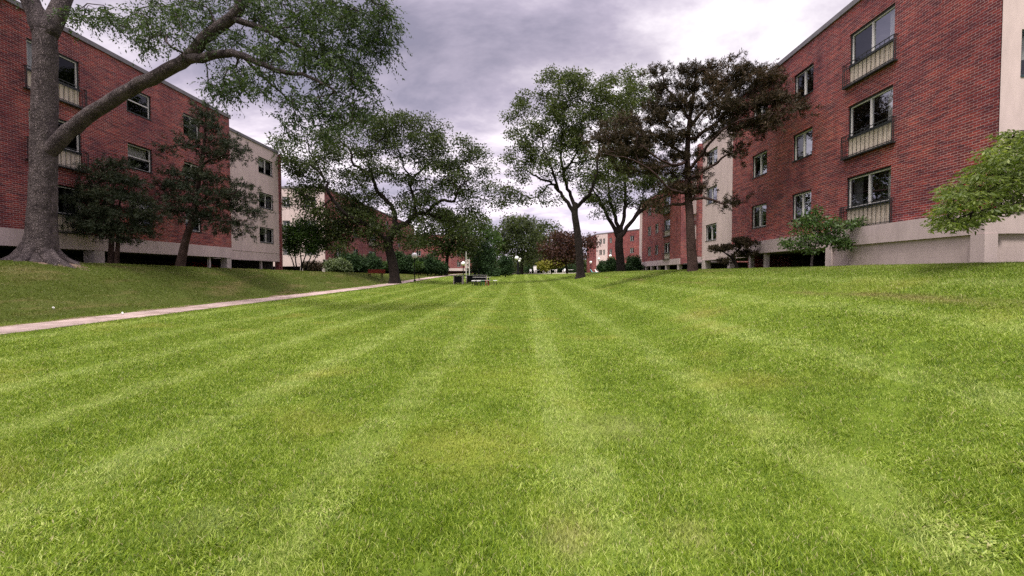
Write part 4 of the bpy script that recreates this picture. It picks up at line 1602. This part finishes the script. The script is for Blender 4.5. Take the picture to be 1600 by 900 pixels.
# background trees and shrubs ------------------------------------------------
def simple_tree(name, label, cat, px, D, blobs, leafm, barkm, seed, trunk_r=.3, per=70, rc=1.3, L=.5, Wd=.26, limbs=(), top=None, droop=.2, flat=.7, group=None, needle=False):
    t = Tree(seed)
    b = place_base(px, D)
    top = top or (px, min(bl[1] for bl in blobs) + 12)
    pts = [b + np.array([0, 0, -.3]), b + np.array([0, 0, .3])]
    tp = at(top[0], top[1], D)
    pts += [b * (1 - k) + tp * k + np.array([t.r.normal(0, .12), 0, 0]) for k in (.35, .7)] + [tp]
    t.limb(pts, trunk_r, trunk_r * .25, sub=3)
    for lm in limbs:
        t.limb(pl(lm, D), trunk_r * .5, trunk_r * .12, jit=.08)
    cl = blob_points(blobs, D, t.r, .8)
    t.grow(cl, .03, 2.3, .15, skip=3, step=1.2)
    if needle:
        LV = needle_crown(cl, t.r, 6, rc, 14, L, Wd, .3, at(px, blobs[0][1], D))
    else:
        LV = broad_crown(cl, t.r, per, rc, L, Wd, droop, flat)
    return finish(t, name, b, label, cat, barkm, LV, leafm, 5, 8, group)


BG = 'trees at the far end of the lawn'
simple_tree('twin_stem_tree', 'grey-barked tree with twin stems behind the white globe lamp', 'tree', 697, 72, [(680, 345, 40, 20, 26), (720, 350, 40, 22, 28), (700, 375, 50, 18, 26), (660, 370, 28, 18, 14), (735, 380, 26, 18, 14), (690, 395, 40, 8, 8)], M['leaf2'], M['bark2'], 21, .42, 70, 1.5, .45, .22, [[(698, 395), (686, 375), (672, 350)], [(699, 395), (712, 370), (724, 345)]], (700, 360), group=BG)
simple_tree('leafy_tree', 'mid green leafy tree between the twin-stem tree and the far pine', 'tree', 742, 84, [(742, 362, 30, 20, 26), (760, 380, 24, 18, 18), (728, 385, 22, 16, 14), (748, 400, 22, 12, 12)], M['leaf4'], M['bark2'], 22, .3, 80, 1.5, .45, .24, group=BG)
simple_tree('dark_spruce', 'dark blue-green spruce sweeping the ground behind the picnic table', 'tree', 758, 74, [(758, 388, 8, 14, 10), (758, 402, 16, 10, 20), (756, 414, 24, 9, 30), (762, 423, 28, 5, 20)], M['conifer'], M['bark2'], 23, .25, 90, 1.1, .38, .12, droop=.5, group=BG)
simple_tree('far_pine', 'far spreading pine with layered dark crown at the lawn end', 'tree', 815, 100, [(805, 348, 26, 12, 26), (790, 362, 24, 12, 20), (820, 366, 30, 12, 26), (800, 382, 34, 12, 28), (830, 385, 20, 12, 14), (780, 392, 18, 12, 12), (815, 400, 26, 10, 12)], M['farleaf'], M['bark2'], 24, .45, 62, 1.8, .6, .26, group=BG)
simple_tree('far_round_tree', 'pale green round-crowned tree behind the far pine', 'tree', 850, 112, [(845, 360, 26, 16, 30), (858, 378, 28, 18, 32), (836, 385, 22, 18, 20), (870, 395, 20, 14, 16), (848, 402, 24, 10, 14)], M['farleaf'], M['bark2'], 25, .45, 55, 2.0, .6, .3, group=BG)
simple_tree('purple_tree', 'purple-leaved small tree behind the slender forked tree', 'tree', 886, 90, [(885, 372, 26, 12, 24), (870, 388, 26, 12, 22), (905, 385, 26, 12, 22), (888, 400, 34, 10, 24), (920, 380, 12, 12, 8)], M['redleaf'], M['bark2'], 26, .25, 60, 1.6, .5, .26, group=BG)
simple_tree('round_juniper', 'dark egg-shaped evergreen bush right of the picnic table', 'shrub', 790, 68, [(790, 412, 9, 12, 40), (790, 422, 10, 7, 26)], M['conifer'], M['bark2'], 27, .12, 90, .5, .24, .10)
simple_tree('golden_shrub', 'yellow-green spreading shrub behind the patio tables', 'shrub', 862, 98, [(858, 412, 16, 5, 20), (872, 409, 12, 5, 14), (848, 417, 8, 4, 8)], M['yellowleaf'], M['bark2'], 28, .12, 90, 1.0, .4, .24)
SG = 'clipped bushes by the left blocks'
simple_tree('pale_bush', 'rounded variegated pale bush at the end of the bush row', 'bush', 527, 50, [(527, 414, 15, 9, 40), (515, 416, 8, 8, 14), (538, 417, 8, 7, 14)], M['varieg'], M['bark2'], 31, .06, 110, .5, .20, .10, group=SG)
simple_tree('dark_bush', 'large dark green bush behind the pale bush', 'bush', 549, 54, [(545, 406, 17, 11, 40), (560, 411, 14, 10, 30), (548, 416, 20, 8, 26)], M['conifer'], M['bark2'], 32, .08, 110, .65, .24, .12, group=SG)
simple_tree('dark_bush', 'smaller round dark bush just behind the red bench', 'bush', 582, 57, [(582, 408, 12, 9, 30), (582, 417, 13, 7, 24)], M['conifer'], M['bark2'], 33, .07, 110, .6, .24, .12, group=SG)
simple_tree('brown_bush', 'low brownish bush under the tall multi-stem shrub', 'bush', 487, 46, [(487, 415, 16, 5, 24)], M['needle'], M['bark2'], 34, .05, 100, .45, .18, .09, group=SG)
simple_tree('flowering_bush', 'low dark bush dotted with pale blossom between bench and path tree', 'bush', 603, 60, [(603, 414, 8, 6, 18)], M['leaf4'], M['bark2'], 35, .05, 100, .5, .2, .1, group=SG)
HG = 'evergreens of the left hedge row'
for k, (px, DD, h, w) in enumerate(((626, 66, 392, 14), (642, 66, 398, 12), (655, 67, 402, 11), (668, 67, 399, 11), (680, 68, 404, 10), (690, 69, 410, 7))):
    lab = ['tallest dark hedge evergreen, at the trunk of the path tree', 'hedge evergreen next to the tallest one, left of the white globe lamp', 'hedge evergreen directly behind the white globe lamp',
           'hedge evergreen just right of the white globe lamp', 'short hedge evergreen second from the right end of the row', 'lowest hedge evergreen at the right end of the row, by the twin stems'][k]
    simple_tree('hedge_evergreen', lab, 'hedge', px, DD, [(px, h + 8, w * .7, 8, 16), (px, (h + 424) / 2 + 2, w, (424 - h) * .35, 40), (px, 419, w, 5, 16)], M['conifer'], M['bark2'], 40 + k, .08, 80, .7, .30, .12, group=HG)
simple_tree('young_shrub', 'light green sapling shrub beside the white globe lamp', 'shrub', 655, 52, [(655, 415, 8, 5, 16)], M['leaf4'], M['bark2'], 51, .04, 90, .4, .18, .09)
RG = 'evergreens below the far right block'
for k, (px, DD, h, w, lab) in enumerate(((956, 66, 404, 9, 'pointed dark evergreen left of the fan-limbed trunk'), (943, 72, 410, 7, 'low dark evergreen nearest the white lounge chairs'), (986, 66, 403, 7, 'slim dark evergreen right of the fan-limbed trunk'), (994, 64, 402, 5, 'narrow evergreen against the pale pier of the second right block'), (978, 60, 415, 14, 'wide low dark bush around the foot of the fan-limbed trunk'))):
    simple_tree('evergreen_shrub', lab, 'shrub', px, DD, [(px, h + 6, w * .6, 6, 14), (px, (h + 424) / 2 + 2, w, (424 - h) * .35, 30), (px, 420, w, 4, 12)], M['conifer'], M['bark2'], 60 + k, .08, 80, .6, .28, .12, group=RG)

for k, (px, w_, lab) in enumerate(((838, 18, 'low dark hedge behind the white notice board'), (878, 22, 'low dark hedge behind the round patio tables, under the purple tree'))):
    simple_tree('clipped_hedge', lab, 'hedge', px, 119, [(px, 419, w_, 5, 70), (px - w_ * .5, 420, w_ * .5, 5, 24), (px + w_ * .5, 420, w_ * .5, 5, 24)], M['conifer'], M['bark2'], 80 + k, .08, 80, .9, .4, .16, group='low hedges behind the patio')

# far wood beyond the patio (uncountable mass)
r = np.random.default_rng(77)
cl = []
for _ in range(900):
    px = r.uniform(560, 1010)
    hh = 398 + 9 * math.sin(px * .05) + 6 * math.sin(px * .13 + 1)
    py = r.uniform(hh, 430)
    DD = r.uniform(140, 160)
    cl.append(at(px, py, DD))
LV = broad_crown(np.array(cl), r, 45, 2.4, 1.0, .5, .2, .8)
o = np_mesh('far_wood', LV, 4, M['farleaf'])
tag(o, 'dark band of woods closing the view beyond the patio', 'woods', kind='stuff')

# ------------------------------------------------------------------ street furniture
def lamp_post(px, D, h, label, gr=.19, group='white globe lamps', base=None):
    b = place_base(px, D)
    if base is None:
        root = empty('globe_lamp', b, label, 'lamp', group)
        z = b[2]
        mb = MB()
        mb.lathe(b[0], b[1], [(.13, z - .1), (.13, z + .12), (.055, z + .18), (.05, z + h - .3), (.08, z + h - .24), (.08, z + h - .18), (.0, z + h - .17)], 10)
        mb.build('post', M['blackmetal'], root, smooth=False)
        mb = MB()
        n = 9
        mb.lathe(b[0], b[1], [(max(.004, gr * math.sin(math.pi * k / n)), z + h - .18 + gr - gr * math.cos(math.pi * k / n)) for k in range(n + 1)], 14)
        mb.build('globe', M['globe'], root, smooth=True)
        return root
    c = copy_thing(base, b, 0, label, group)
    c.scale = (1, 1, h / 2.75)
    return c


lp = lamp_post(648, 47, 2.55, 'black post lamp with a white globe beside the path, right of the spreading tree', .30)
for (px, DD, h, lab) in ((953.5, 86, 3.2, 'globe lamp just right of the pale bay of the far block'), (935.5, 96, 3.0, 'globe lamp before the pale bay of the far right block'), (923, 104, 2.6, 'lowest globe lamp, left of the pale bay'), (813, 98, 3.2, 'globe lamp beside the dark post at the patio edge'), (724, 60, 1.9, 'short globe lamp behind the black cooking boxes')):
    lamp_post(px, DD, h, lab, .28)

# red bench
b = place_base(587, 45)
bench = empty('park_bench', b, 'red wooden park bench on the bank beyond the path', 'bench')
x, y, z = b
mb = MB()
for k in range(4):
    mb.box(x - .85, x + .85, y - .25 + k * .13, y - .14 + k * .13, z + .42, z + .46)
mb.build('seat', M['redwood'], bench)
mb = MB()
for k in range(3):
    zz = z + .52 + k * .13
    yy = y + .27 + k * .03
    mb.box(x - .85, x + .85, yy, yy + .035, zz, zz + .11)
mb.build('backrest', M['redwood'], bench)
for sx in (-.62, .62):
    mb = MB()
    mb.bar((x + sx, y - .22, z - .05), (x + sx, y - .18, z + .42), .06)
    mb.bar((x + sx, y + .26, z - .05), (x + sx, y + .36, z + .9), .06)
    mb.bar((x + sx, y - .2, z + .39), (x + sx, y + .28, z + .39), .06)
    mb.build('leg', M['blackmetal'], bench)

# black barbecue boxes: concrete frame with dark firebox
def cook_box(px, D, w, label, hood):
    b = place_base(px, D)
    x, y, z = b
    root = empty('barbecue', b, label, 'barbecue', 'black barbecues by the picnic table')
    mb = MB()
    mb.box(x - w / 2, x + w / 2, y - .35, y + .35, z + .12, z + .78)
    mb.build('firebox', M['blackmetal'], root)
    mb = MB()
    for sx in (-1, 1):
        mb.box(x + sx * w / 2 - .04 + sx * .044, x + sx * w / 2 + .04 + sx * .044, y - .4, y + .4, z - .1, z + .80)
    mb.build('side_slab', M['concrete'], root)
    mb = MB()
    mb.box(x - w / 2 - .12, x + w / 2 + .12, y - .42, y + .42, z + .80, z + .86)
    mb.build('top_slab', M['greytop'], root)
    if hood:
        mb = MB()
        mb.bar((x + .2, y, z + .86), (x + .2, y, z + 1.5), .07)
        mb.build('flue', M['blackmetal'], root)


cook_box(716.5, 45, .75, 'smaller black barbecue box at the left of the picnic table', False)
cook_box(745, 46.5, 1.9, 'wide black barbecue box directly behind the picnic table', True)

# picnic table
b = place_base(753, 43)
x, y, z = b
pt = empty('picnic_table', b, 'weathered grey picnic table with attached benches on the lawn', 'table')
mb = MB()
for k in range(5):
    mb.box(x - .85, x + .85, y - .37 + k * .15, y - .23 + k * .15, z + .71, z + .75)
mb.build('tabletop', M['greytop'], pt)
for sy in (-.72, .72):
    mb = MB()
    for k in range(2):
        mb.box(x - .85, x + .85, y + sy - .14 + k * .145, y + sy - .005 + k * .145, z + .42, z + .46)
    mb.build('bench_seat', M['greytop'], pt)
for sx in (-.62, .62):
    for s in (-1, 1):
        mb = MB()
        mb.bar((x + sx, y + s * .72, z - .05), (x + sx, y + s * .2, z + .71), .07)
        mb.build('leg', M['blackmetal'], pt)
    mb = MB()
    mb.bar((x + sx + .05, y - .74, z + .40), (x + sx + .05, y + .74, z + .40), .06)
    mb.build('crossbar', M['blackmetal'], pt)


def stool(px, D, m, label):
    b = place_base(px, D)
    x, y, z = b
    root = empty('garden_stool', b, label, 'stool', 'small stools at the picnic table')
    mb = MB()
    mb.lathe(x, y, [(.2, z + .42), (.21, z + .45), (.19, z + .47)], 12)
    mb.build('seat', m, root)
    for k in range(4):
        a = math.pi / 4 + k * math.pi / 2
        mb = MB()
        mb.bar((x + .19 * math.cos(a), y + .19 * math.sin(a), z - .03), (x + .13 * math.cos(a), y + .13 * math.sin(a), z + .42), .035)
        mb.build('leg', M['blackmetal'] if m == M['white'] else m, root)


stool(740, 41.2, M['white'], 'white-topped stool at the left end of the picnic table')
stool(748, 41.0, M['white'], 'white-topped stool in front of the picnic table')
stool(754, 41.2, M['green'], 'green plastic stool before the picnic table')
stool(761, 41.0, M['redwood'], 'reddish stool before the picnic table at its right')
stool(773.5, 41.6, M['white'], 'white-topped stool standing apart at the right of the picnic table')

# patio furniture: white chairs, round tables, lounge chairs
def patio_chair(loc, rz, label, group, first=None, m=None):
    if first:
        return copy_thing(first, loc, rz, label, group)
    root = empty('patio_chair', (0, 0, 0), label, 'chair', group)
    mm = m or M['white']
    mb = MB()
    mb.box(-.25, .25, -.25, .25, .40, .44)
    mb.build('seat', mm, root)
    mb = MB()
    mb.hexa([(-.25, .23, .44), (.25, .23, .44), (.25, .27, .44), (-.25, .27, .44), (-.22, .33, .95), (.22, .33, .95), (.22, .37, .92), (-.22, .37, .92)])
    mb.build('backrest', mm, root)
    for sx in (-1, 1):
        for sy in (-1, 1):
            mb = MB()
            mb.bar((sx * .23, sy * .23, 0), (sx * .21, sy * .21, .40), .05)
            mb.build('leg', mm, root)
    for sx in (-1, 1):
        mb = MB()
        mb.bar((sx * .25, -.22, .63), (sx * .25, .29, .66), .05)
        mb.bar((sx * .25, -.22, .40), (sx * .25, -.22, .63), .05)
        mb.build('armrest', mm, root)
    root.location = tuple(float(q) for q in loc)
    root.rotation_euler = (0, 0, rz)
    return root


def patio_pt(px, D):
    X = (px - 818.0) / F * D
    z = max(gz(X, D), gz(X, 110)) + .242
    return (X, D, z)


spots = [(829, 107, 'white patio chair left of the white board'), (836.5, 108, 'white boxy patio chair set before the dark trees'), (850, 106, 'white patio chair left of the arched chair backs'), (858, 105, 'white patio chair beside the umbrella table on its left'), (868, 107, 'white patio chair beside the umbrella table on its right'), (881, 106, 'white patio chair left of the slender trunk')]
pc = None
for k, (px, DD, lab) in enumerate(spots):
    c = patio_chair(patio_pt(px, DD), k * 1.1, lab, 'white patio chairs', pc)
    pc = pc or c


def patio_table(px, D, label, first=None, parasol=False):
    p = patio_pt(px, D)
    if first:
        return copy_thing(first, p, 0, label, 'round patio tables')
    root = empty('patio_table', (0, 0, 0), label, 'table', 'round patio tables')
    mb = MB()
    mb.lathe(0, 0, [(.62, .70), (.64, .72), (.62, .74)], 18)
    mb.build('tabletop', M['white'], root)
    mb = MB()
    mb.lathe(0, 0, [(.3, 0), (.3, .05), (.05, .08), (.05, .70)], 10)
    mb.build('pedestal', M['blackmetal'], root)
    root.location = tuple(float(q) for q in p)
    return root


tb = patio_table(866, 104.5, 'round white patio table in front of the golden shrub')
patio_table(892, 105, 'round white patio table beside the slender trunk', tb)
patio_table(843, 110, 'round white patio table behind the boxy chair', tb)
# white notice board
p = patio_pt(836, 109.5)
root = empty('notice_board', p, 'blank white board on two legs at the patio', 'sign')
mb = MB()
mb.box(p[0] - .38, p[0] + .38, p[1], p[1] + .04, p[2] + .75, p[2] + 1.75)
mb.build('board', M['white'], root)
for sx in (-.3, .3):
    mb = MB()
    mb.bar((p[0] + sx, p[1] + .06, p[2]), (p[0] + sx, p[1] + .06, p[2] + 1.7), .05)
    mb.build('leg', M['blackmetal'], root)
# dark post with pale twin heads
p = place_base(809.5, 92)
root = empty('light_column', p, 'thick dark column carrying white round heads at the patio edge', 'lamp')
mb = MB()
mb.lathe(p[0], p[1], [(.34, p[2] - .1), (.34, p[2] + .5), (.26, p[2] + .6), (.24, p[2] + 2.5), (.1, p[2] + 2.6), (.06, p[2] + 3.0)], 12)
mb.build('post', M['blackmetal'], root)
for (dx, dz, rr_) in ((-.25, 3.35, .42), (.25, 2.75, .26)):
    mb = MB()
    n = 9
    mb.lathe(p[0] + dx, p[1], [(max(.004, rr_ * math.sin(math.pi * k / n)), p[2] + dz - rr_ * math.cos(math.pi * k / n)) for k in range(n + 1)], 12)
    mb.build('globe', M['globe'], root, smooth=True)


# pool loungers in front of the far right block
def lounger(loc, rz, label, m, first=None):
    if first:
        return copy_thing(first, loc, rz, label, 'lounge chairs on the far patio')
    root = empty('lounge_chair', (0, 0, 0), label, 'lounge chair', 'lounge chairs on the far patio')
    mb = MB()
    mb.box(-.3, .3, -1.2, .2, .32, .38)
    mb.build('seat', m, root)
    mb = MB()
    mb.hexa([(-.3, .2, .34), (.3, .2, .34), (.3, .24, .30), (-.3, .24, .30), (-.28, .62, 1.0), (.28, .62, 1.0), (.28, .66, .97), (-.28, .66, .97)])
    mb.build('backrest', m, root)
    for sx in (-1, 1):
        for y_ in (-1.1, .15):
            mb = MB()
            mb.bar((sx * .27, y_, 0), (sx * .27, y_, .32), .05)
            mb.build('leg', m, root)
    root.location = tuple(float(q) for q in loc)
    root.rotation_euler = (0, 0, rz)
    return root


lg = lounger(patio_pt(941, 100) if False else tuple(place_base(941, 99)), .9, 'white lounge chair nearest the low dark evergreen', M['white'])
for k, (px, DD, lab) in enumerate(((950, 98, 'white lounge chair under the globe lamp nearest the bay'), (934, 100, 'white lounge chair in the middle of the row by the pale bay'), (956, 97, 'white lounge chair at the right end of its row'))):
    lounger(tuple(place_base(px, DD)), .7 + .3 * k, lab, M['white'], lg)
lounger(tuple(place_base(927, 98)), 1.2, 'aqua lounge chair at the left end of its row', M['aqua'])

# tall pale poles behind the barbecues
for (px, DD, h, lab) in ((728.5, 62, 3.6, 'thin pale pole behind the barbecues, the left of two'), (733.5, 62, 2.6, 'thin pale pole behind the barbecues, the right of two')):
    p = place_base(px, DD)
    root = empty('pole', p, lab, 'pole', 'thin pale poles')
    mb = MB()
    mb.lathe(p[0], p[1], [(.06, p[2] - .1), (.05, p[2] + h), (.02, p[2] + h + .05)], 8)
    mb.build('shaft', M['alu'], root)
    mb = MB()
    mb.lathe(p[0], p[1], [(.12, p[2] - .05), (.12, p[2] + .06), (.07, p[2] + .1)], 10)
    mb.build('foot', M['concrete'], root)

# things under the left block: handrail, plate coloured for a yellow light, red car
p = np.array([XL - .9, 18.9, 0])
z = gz(-19.5, 19)
hr = empty('handrail', (XL - .9, 18.9, z), 'sloping dark metal handrail under the left block by the huge trunk', 'railing')
mb = MB()
mb.bar((XL - .9, 18.6, z + .02), (XL - .9, 20.1, z + .50), .05)
mb.build('rail', M['dark'], hr)
for (yy, hh) in ((18.7, .05), (19.7, .37)):
    mb = MB()
    mb.bar((XL - .9, yy, z - .3), (XL - .9, yy, z + hh), .05)
    mb.build('post', M['dark'], hr)
yy = 22.3
q = np.array([XL - .7, yy, gz(-19.8, yy)])
sg = empty('yellow_light_plate', q, 'small yellow plate standing in for a light, low in the dark opening right of the conifer stems', 'sign')
mb = MB()
mb.box(q[0] - .02, q[0] + .02, yy - .10, yy + .10, q[2] + .02, q[2] + .36)
mb.build('plate', M['yellow'], sg)
mb = MB()
mb.bar((q[0] - .05, yy, q[2] - .1), (q[0] - .05, yy, q[2] + .34), .05)
mb.build('post', M['dark'], sg)


def car(x, y, z, label):
    root = empty('parked_car', (x, y, z), label, 'car')
    prof = [(-2.1, .35), (-2.15, .75), (-1.5, .92), (-.75, 1.38), (.7, 1.40), (1.45, .98), (2.1, .85), (2.12, .35)]
    mb = MB()
    n = len(prof)
    for s in (-1, 1):
        for (a, h) in prof:
            tuck = .84 if h < 1.1 else .66
            mb.v.append((x + a, y + s * tuck, z + h))
    for i in range(n):
        j = (i + 1) % n
        mb.f.append((i, j, n + j, n + i))
    mb.f.append(tuple(range(n))[::-1])
    mb.f.append(tuple(range(n, 2 * n)))
    mb.build('body', M['carred'], root)
    mb = MB()
    mb.hexa([(x + .85, y - .7, z + 1.0), (x - .9, y - .7, z + 1.0), (x - .9, y + .7, z + 1.0), (x + .85, y + .7, z + 1.0),
             (x + .6, y - .68, z + 1.34), (x - .65, y - .68, z + 1.34), (x - .65, y + .68, z + 1.34), (x + .6, y + .68, z + 1.34)])
    mb.build('side_window', M['blackmetal'], root)
    for sx in (-1.3, 1.3):
        for sy in (-.78, .78):
            mb = MB()
            mb.tube([(x + sx, y + sy - .1, z + .32), (x + sx, y + sy + .1, z + .32)], .32, 16)
            mb.build('wheel', M['tyre'], root)
    for sy in (-.55, .55):
        mb = MB()
        mb.box(x + 2.08, x + 2.14, y + sy - .14, y + sy + .14, z + .62, z + .74)
        mb.build('light', M['white'], root)


car(-24.2, 33.4, gz(-24, 33) - .75, 'dark red car parked in the shadow under the beige section of the left block')

# bits of litter and twigs on the left bank
for (px, py, DD, s, lab) in ((190, 446, 14.0, .07, 'scrap of white litter in the grass of the left bank, nearer the path'), (82, 454, 13.2, .05, 'tiny white scrap in the grass below the huge trunk')):
    X = (px - 818) / F * DD
    b = np.array([X, DD, gz(X, DD) + .03])
    mb = MB()
    pts = [(X + s * math.cos(a) * random.uniform(.5, 1), DD + s * .6 * math.sin(a) * random.uniform(.5, 1), b[2] + random.uniform(.0, .06)) for a in np.linspace(0, 2 * math.pi, 8)[:-1]]
    c = (X, DD, b[2] + .08)
    lo = (X, DD, b[2] - .01)
    for i in range(7):
        for cc in (c, lo):
            n0 = len(mb.v)
            mb.v += [pts[i], pts[(i + 1) % 7], cc]
            mb.f.append((n0, n0 + 1, n0 + 2))
    o = mb.build('paper_scrap', M['litter'])
    tag(o, lab, 'litter', 'white scraps on the bank')

# ------------------------------------------------------------------ grass blades
def grass():
    r = np.random.default_rng(5)
    Dg = np.linspace(.9, 100, 6000)
    dens = 14500 * np.minimum(1, (3.2 / Dg) ** 1.55)
    hw = 1.17 * Dg + 2.6
    w = dens * 2 * hw
    cdf = np.cumsum(w) * (Dg[1] - Dg[0])
    N = int(cdf[-1])
    Y = np.interp(r.random(N) * cdf[-1], cdf, Dg)
    X = r.uniform(-1, 1, N) * (1.17 * Y + 2.6)
    pc_ = path_c(Y)
    keep = (X > XL - .1) & (X < np.where(Y > 11.9, XBASE - .02, 60)) & ~((np.abs(X - pc_) < .62 + .09 * np.sin(Y * 3.1) * np.sin(Y * 1.3 + 2)))
    X, Y = X[keep], Y[keep]
    # thin out at bare places
    nz = np.sin(X * 1.3 + 2 * np.sin(Y * .7)) * np.sin(Y * 1.1 + 1.5 * np.sin(X * .9))
    k2 = ~((nz > .93) & (r.random(len(X)) < .55))
    tr = (X + 17.33) ** 2 + (Y - 16.3) ** 2 < .9 + .35 * np.sin(7 * np.arctan2(Y - 16.3, X + 17.33))
    k2 &= ~tr
    X, Y = X[k2], Y[k2]
    n = len(X)
    Z = zt(X, Y)
    sc = np.maximum(1, Y / 4.0) ** .82
    clump = .5 + .5 * np.sin(X * 5.1 + 1.7 * np.sin(Y * 4.3)) * np.sin(Y * 6.3 + 1.9 * np.sin(X * 3.7))
    h = r.uniform(.015, .034, n) * (.75 + .5 * clump) * np.minimum(sc, 2.2) ** .45
    tall = r.random(n) < .04
    h = np.where(tall, h * 1.55, h)
    h *= np.where(X < -12.5, 1.15, 1)
    wd = r.uniform(.0018, .0034, n) * sc
    flat = np.ones(n)
    nearm = np.where(Y < 9.5)[0]
    for k in range(260):            # clover and coarse tufts between the fine blades
        cy = r.uniform(1.9, 9) if k % 2 else r.uniform(1.9, 4.5)
        cx = r.uniform(-1.2, 1.2) * cy
        rr_ = r.uniform(.05, .17)
        m_ = nearm[(np.abs(X[nearm] - cx) < rr_) & (np.abs(Y[nearm] - cy) < rr_ * 1.2)]
        if k % 3:
            h[m_] *= r.uniform(1.1, 1.35)
            wd[m_] *= 1.1
        else:
            wd[m_] *= 1.45
            h[m_] *= .85
            flat[m_] = 1.3
    yaw = r.uniform(0, 2 * math.pi, n)
    lean_a = r.uniform(0, 2 * math.pi, n)
    stripe = np.sin((X + .3 * np.sin(Y * .3) + .25 * np.sin(Y * 1.1 + X)) * 2 * math.pi / 3.6)
    lx = np.cos(lean_a) * .8
    ly = np.sin(lean_a) * .8 + .12 * np.tanh(stripe * 3)
    lm = r.uniform(.4, 1.5, n) * h * flat
    side = np.stack([np.cos(yaw), np.sin(yaw), np.zeros(n)], 1) * wd[:, None]
    base = np.stack([X, Y, Z - .004], 1)
    tip = base + np.stack([lx * lm, ly * lm, h], 1)
    mid = base + np.stack([lx * lm * .35, ly * lm * .35, h * .58], 1)
    near = Y < 9
    # near blades: 5 verts, quad + tri
    a = np.where(near)[0]
    V1 = np.stack([base[a] - side[a], base[a] + side[a], mid[a] + side[a] * .75, mid[a] - side[a] * .75, tip[a]], 1).reshape(-1, 3)
    i0 = np.arange(len(a), dtype=np.int64) * 5
    idx1 = np.stack([i0, i0 + 1, i0 + 2, i0 + 3, i0 + 3, i0 + 2, i0 + 4], 1).ravel()
    cnt1 = np.tile([4, 3], len(a))
    c = np.where(~near)[0]
    V2 = np.stack([base[c] - side[c], base[c] + side[c], tip[c]], 1).reshape(-1, 3)
    idx2 = np.arange(len(V2), dtype=np.int64) + len(V1)
    cnt2 = np.full(len(c), 3)
    print('blades', len(a), len(c))
    o = np_mesh('grass', np.concatenate([V1, V2]), 3, blade_mat(), idx=np.concatenate([idx1, idx2]), counts=np.concatenate([cnt1, cnt2]))
    tag(o, 'short mown grass blades covering the lawn and banks', 'grass', kind='stuff')


grass()

# ------------------------------------------------------------------ light and sky
world = bpy.data.worlds.new('World')
SC.world = world
world.use_nodes = True
nt = world.node_tree
nt.nodes.clear()
out = nt.nodes.new('ShaderNodeOutputWorld')
bg = nt.nodes.new('ShaderNodeBackground')
bg.inputs['Strength'].default_value = .1
nt.links.new(bg.outputs[0], out.inputs[0])
SUN_EL, SUN_AZ = math.radians(62), math.radians(196)     # azimuth clockwise from +Y
sky = nt.nodes.new('ShaderNodeTexSky')
sky.sky_type = 'NISHITA'
sky.sun_disc = False
sky.sun_elevation = SUN_EL
sky.sun_rotation = SUN_AZ
tc = nt.nodes.new('ShaderNodeTexCoord')
sep = nt.nodes.new('ShaderNodeSeparateXYZ')
nt.links.new(tc.outputs['Generated'], sep.inputs[0])
zc = math_n(nt, 'MAXIMUM', sep.outputs['Z'], 0.0)
den = math_n(nt, 'ADD', zc, .22)
cmb = nt.nodes.new('ShaderNodeCombineXYZ')
nt.links.new(math_n(nt, 'DIVIDE', sep.outputs['X'], den), cmb.inputs[0])
nt.links.new(math_n(nt, 'DIVIDE', sep.outputs['Y'], den), cmb.inputs[1])
mp = nt.nodes.new('ShaderNodeMapping')
mp.inputs['Location'].default_value = (3.1, 1.7, 0)
mp.inputs['Rotation'].default_value = (0, 0, .5)
mp.inputs['Scale'].default_value = (.85, 1.15, 1)
nt.links.new(cmb.outputs[0], mp.inputs[0])
n = nt.nodes.new('ShaderNodeTexNoise')
n.inputs['Scale'].default_value = 1.25
n.inputs['Detail'].default_value = 7
n.inputs['Roughness'].default_value = .60
n.inputs['Distortion'].default_value = .25
nt.links.new(mp.outputs[0], n.inputs['Vector'])
cr = ramp(nt, [(.36, (2.7, 2.4, 3.1)), (.45, (4.2, 3.7, 4.6)), (.53, (6.2, 5.6, 6.4)), (.61, (8.7, 8.1, 8.6))])
nt.links.new(n.outputs['Fac'], cr.inputs[0])
hz = ramp(nt, [(0.0, (1.6, 1.57, 1.57)), (.22, (1.15, 1.13, 1.13)), (.42, (.92, .92, .92)), (.60, (1.2, 1.2, 1.2)), (.80, (3.4, 3.35, 3.3)), (1.0, (5.6, 5.5, 5.4))])  # zenith out of view raised far above the visible sky to brighten the lawn
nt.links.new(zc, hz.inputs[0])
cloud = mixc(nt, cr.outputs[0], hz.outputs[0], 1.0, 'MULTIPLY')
cov = ramp(nt, [(.30, (.80, .80, .80)), (.55, (.97, .97, .97))])
nt.links.new(n.outputs['Fac'], cov.inputs[0])
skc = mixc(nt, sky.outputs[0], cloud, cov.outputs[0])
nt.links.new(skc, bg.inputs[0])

sd = bpy.data.lights.new('sun', 'SUN')
sd.energy = 3.2
sd.angle = math.radians(14)
sd.color = (1.0, .95, .87)
so = bpy.data.objects.new('sun', sd)
COL.objects.link(so)
dirv = Vector((math.sin(SUN_AZ) * math.cos(SUN_EL), math.cos(SUN_AZ) * math.cos(SUN_EL), math.sin(SUN_EL)))
so.rotation_euler = dirv.to_track_quat('Z', 'Y').to_euler()
so.location = (0, -20, 40)

SC.view_settings.view_transform = 'Standard'
SC.view_settings.look = 'None'
SC.view_settings.exposure = .48
SC.view_settings.gamma = 1
SC.view_settings.use_curve_mapping = False
SC.cycles.use_denoising = False
SC.cycles.max_bounces = 6
SC.cycles.diffuse_bounces = 3
SC.cycles.glossy_bounces = 3
SC.cycles.transmission_bounces = 4
SC.cycles.transparent_max_bounces = 8
SC.cycles.sample_clamp_indirect = 4
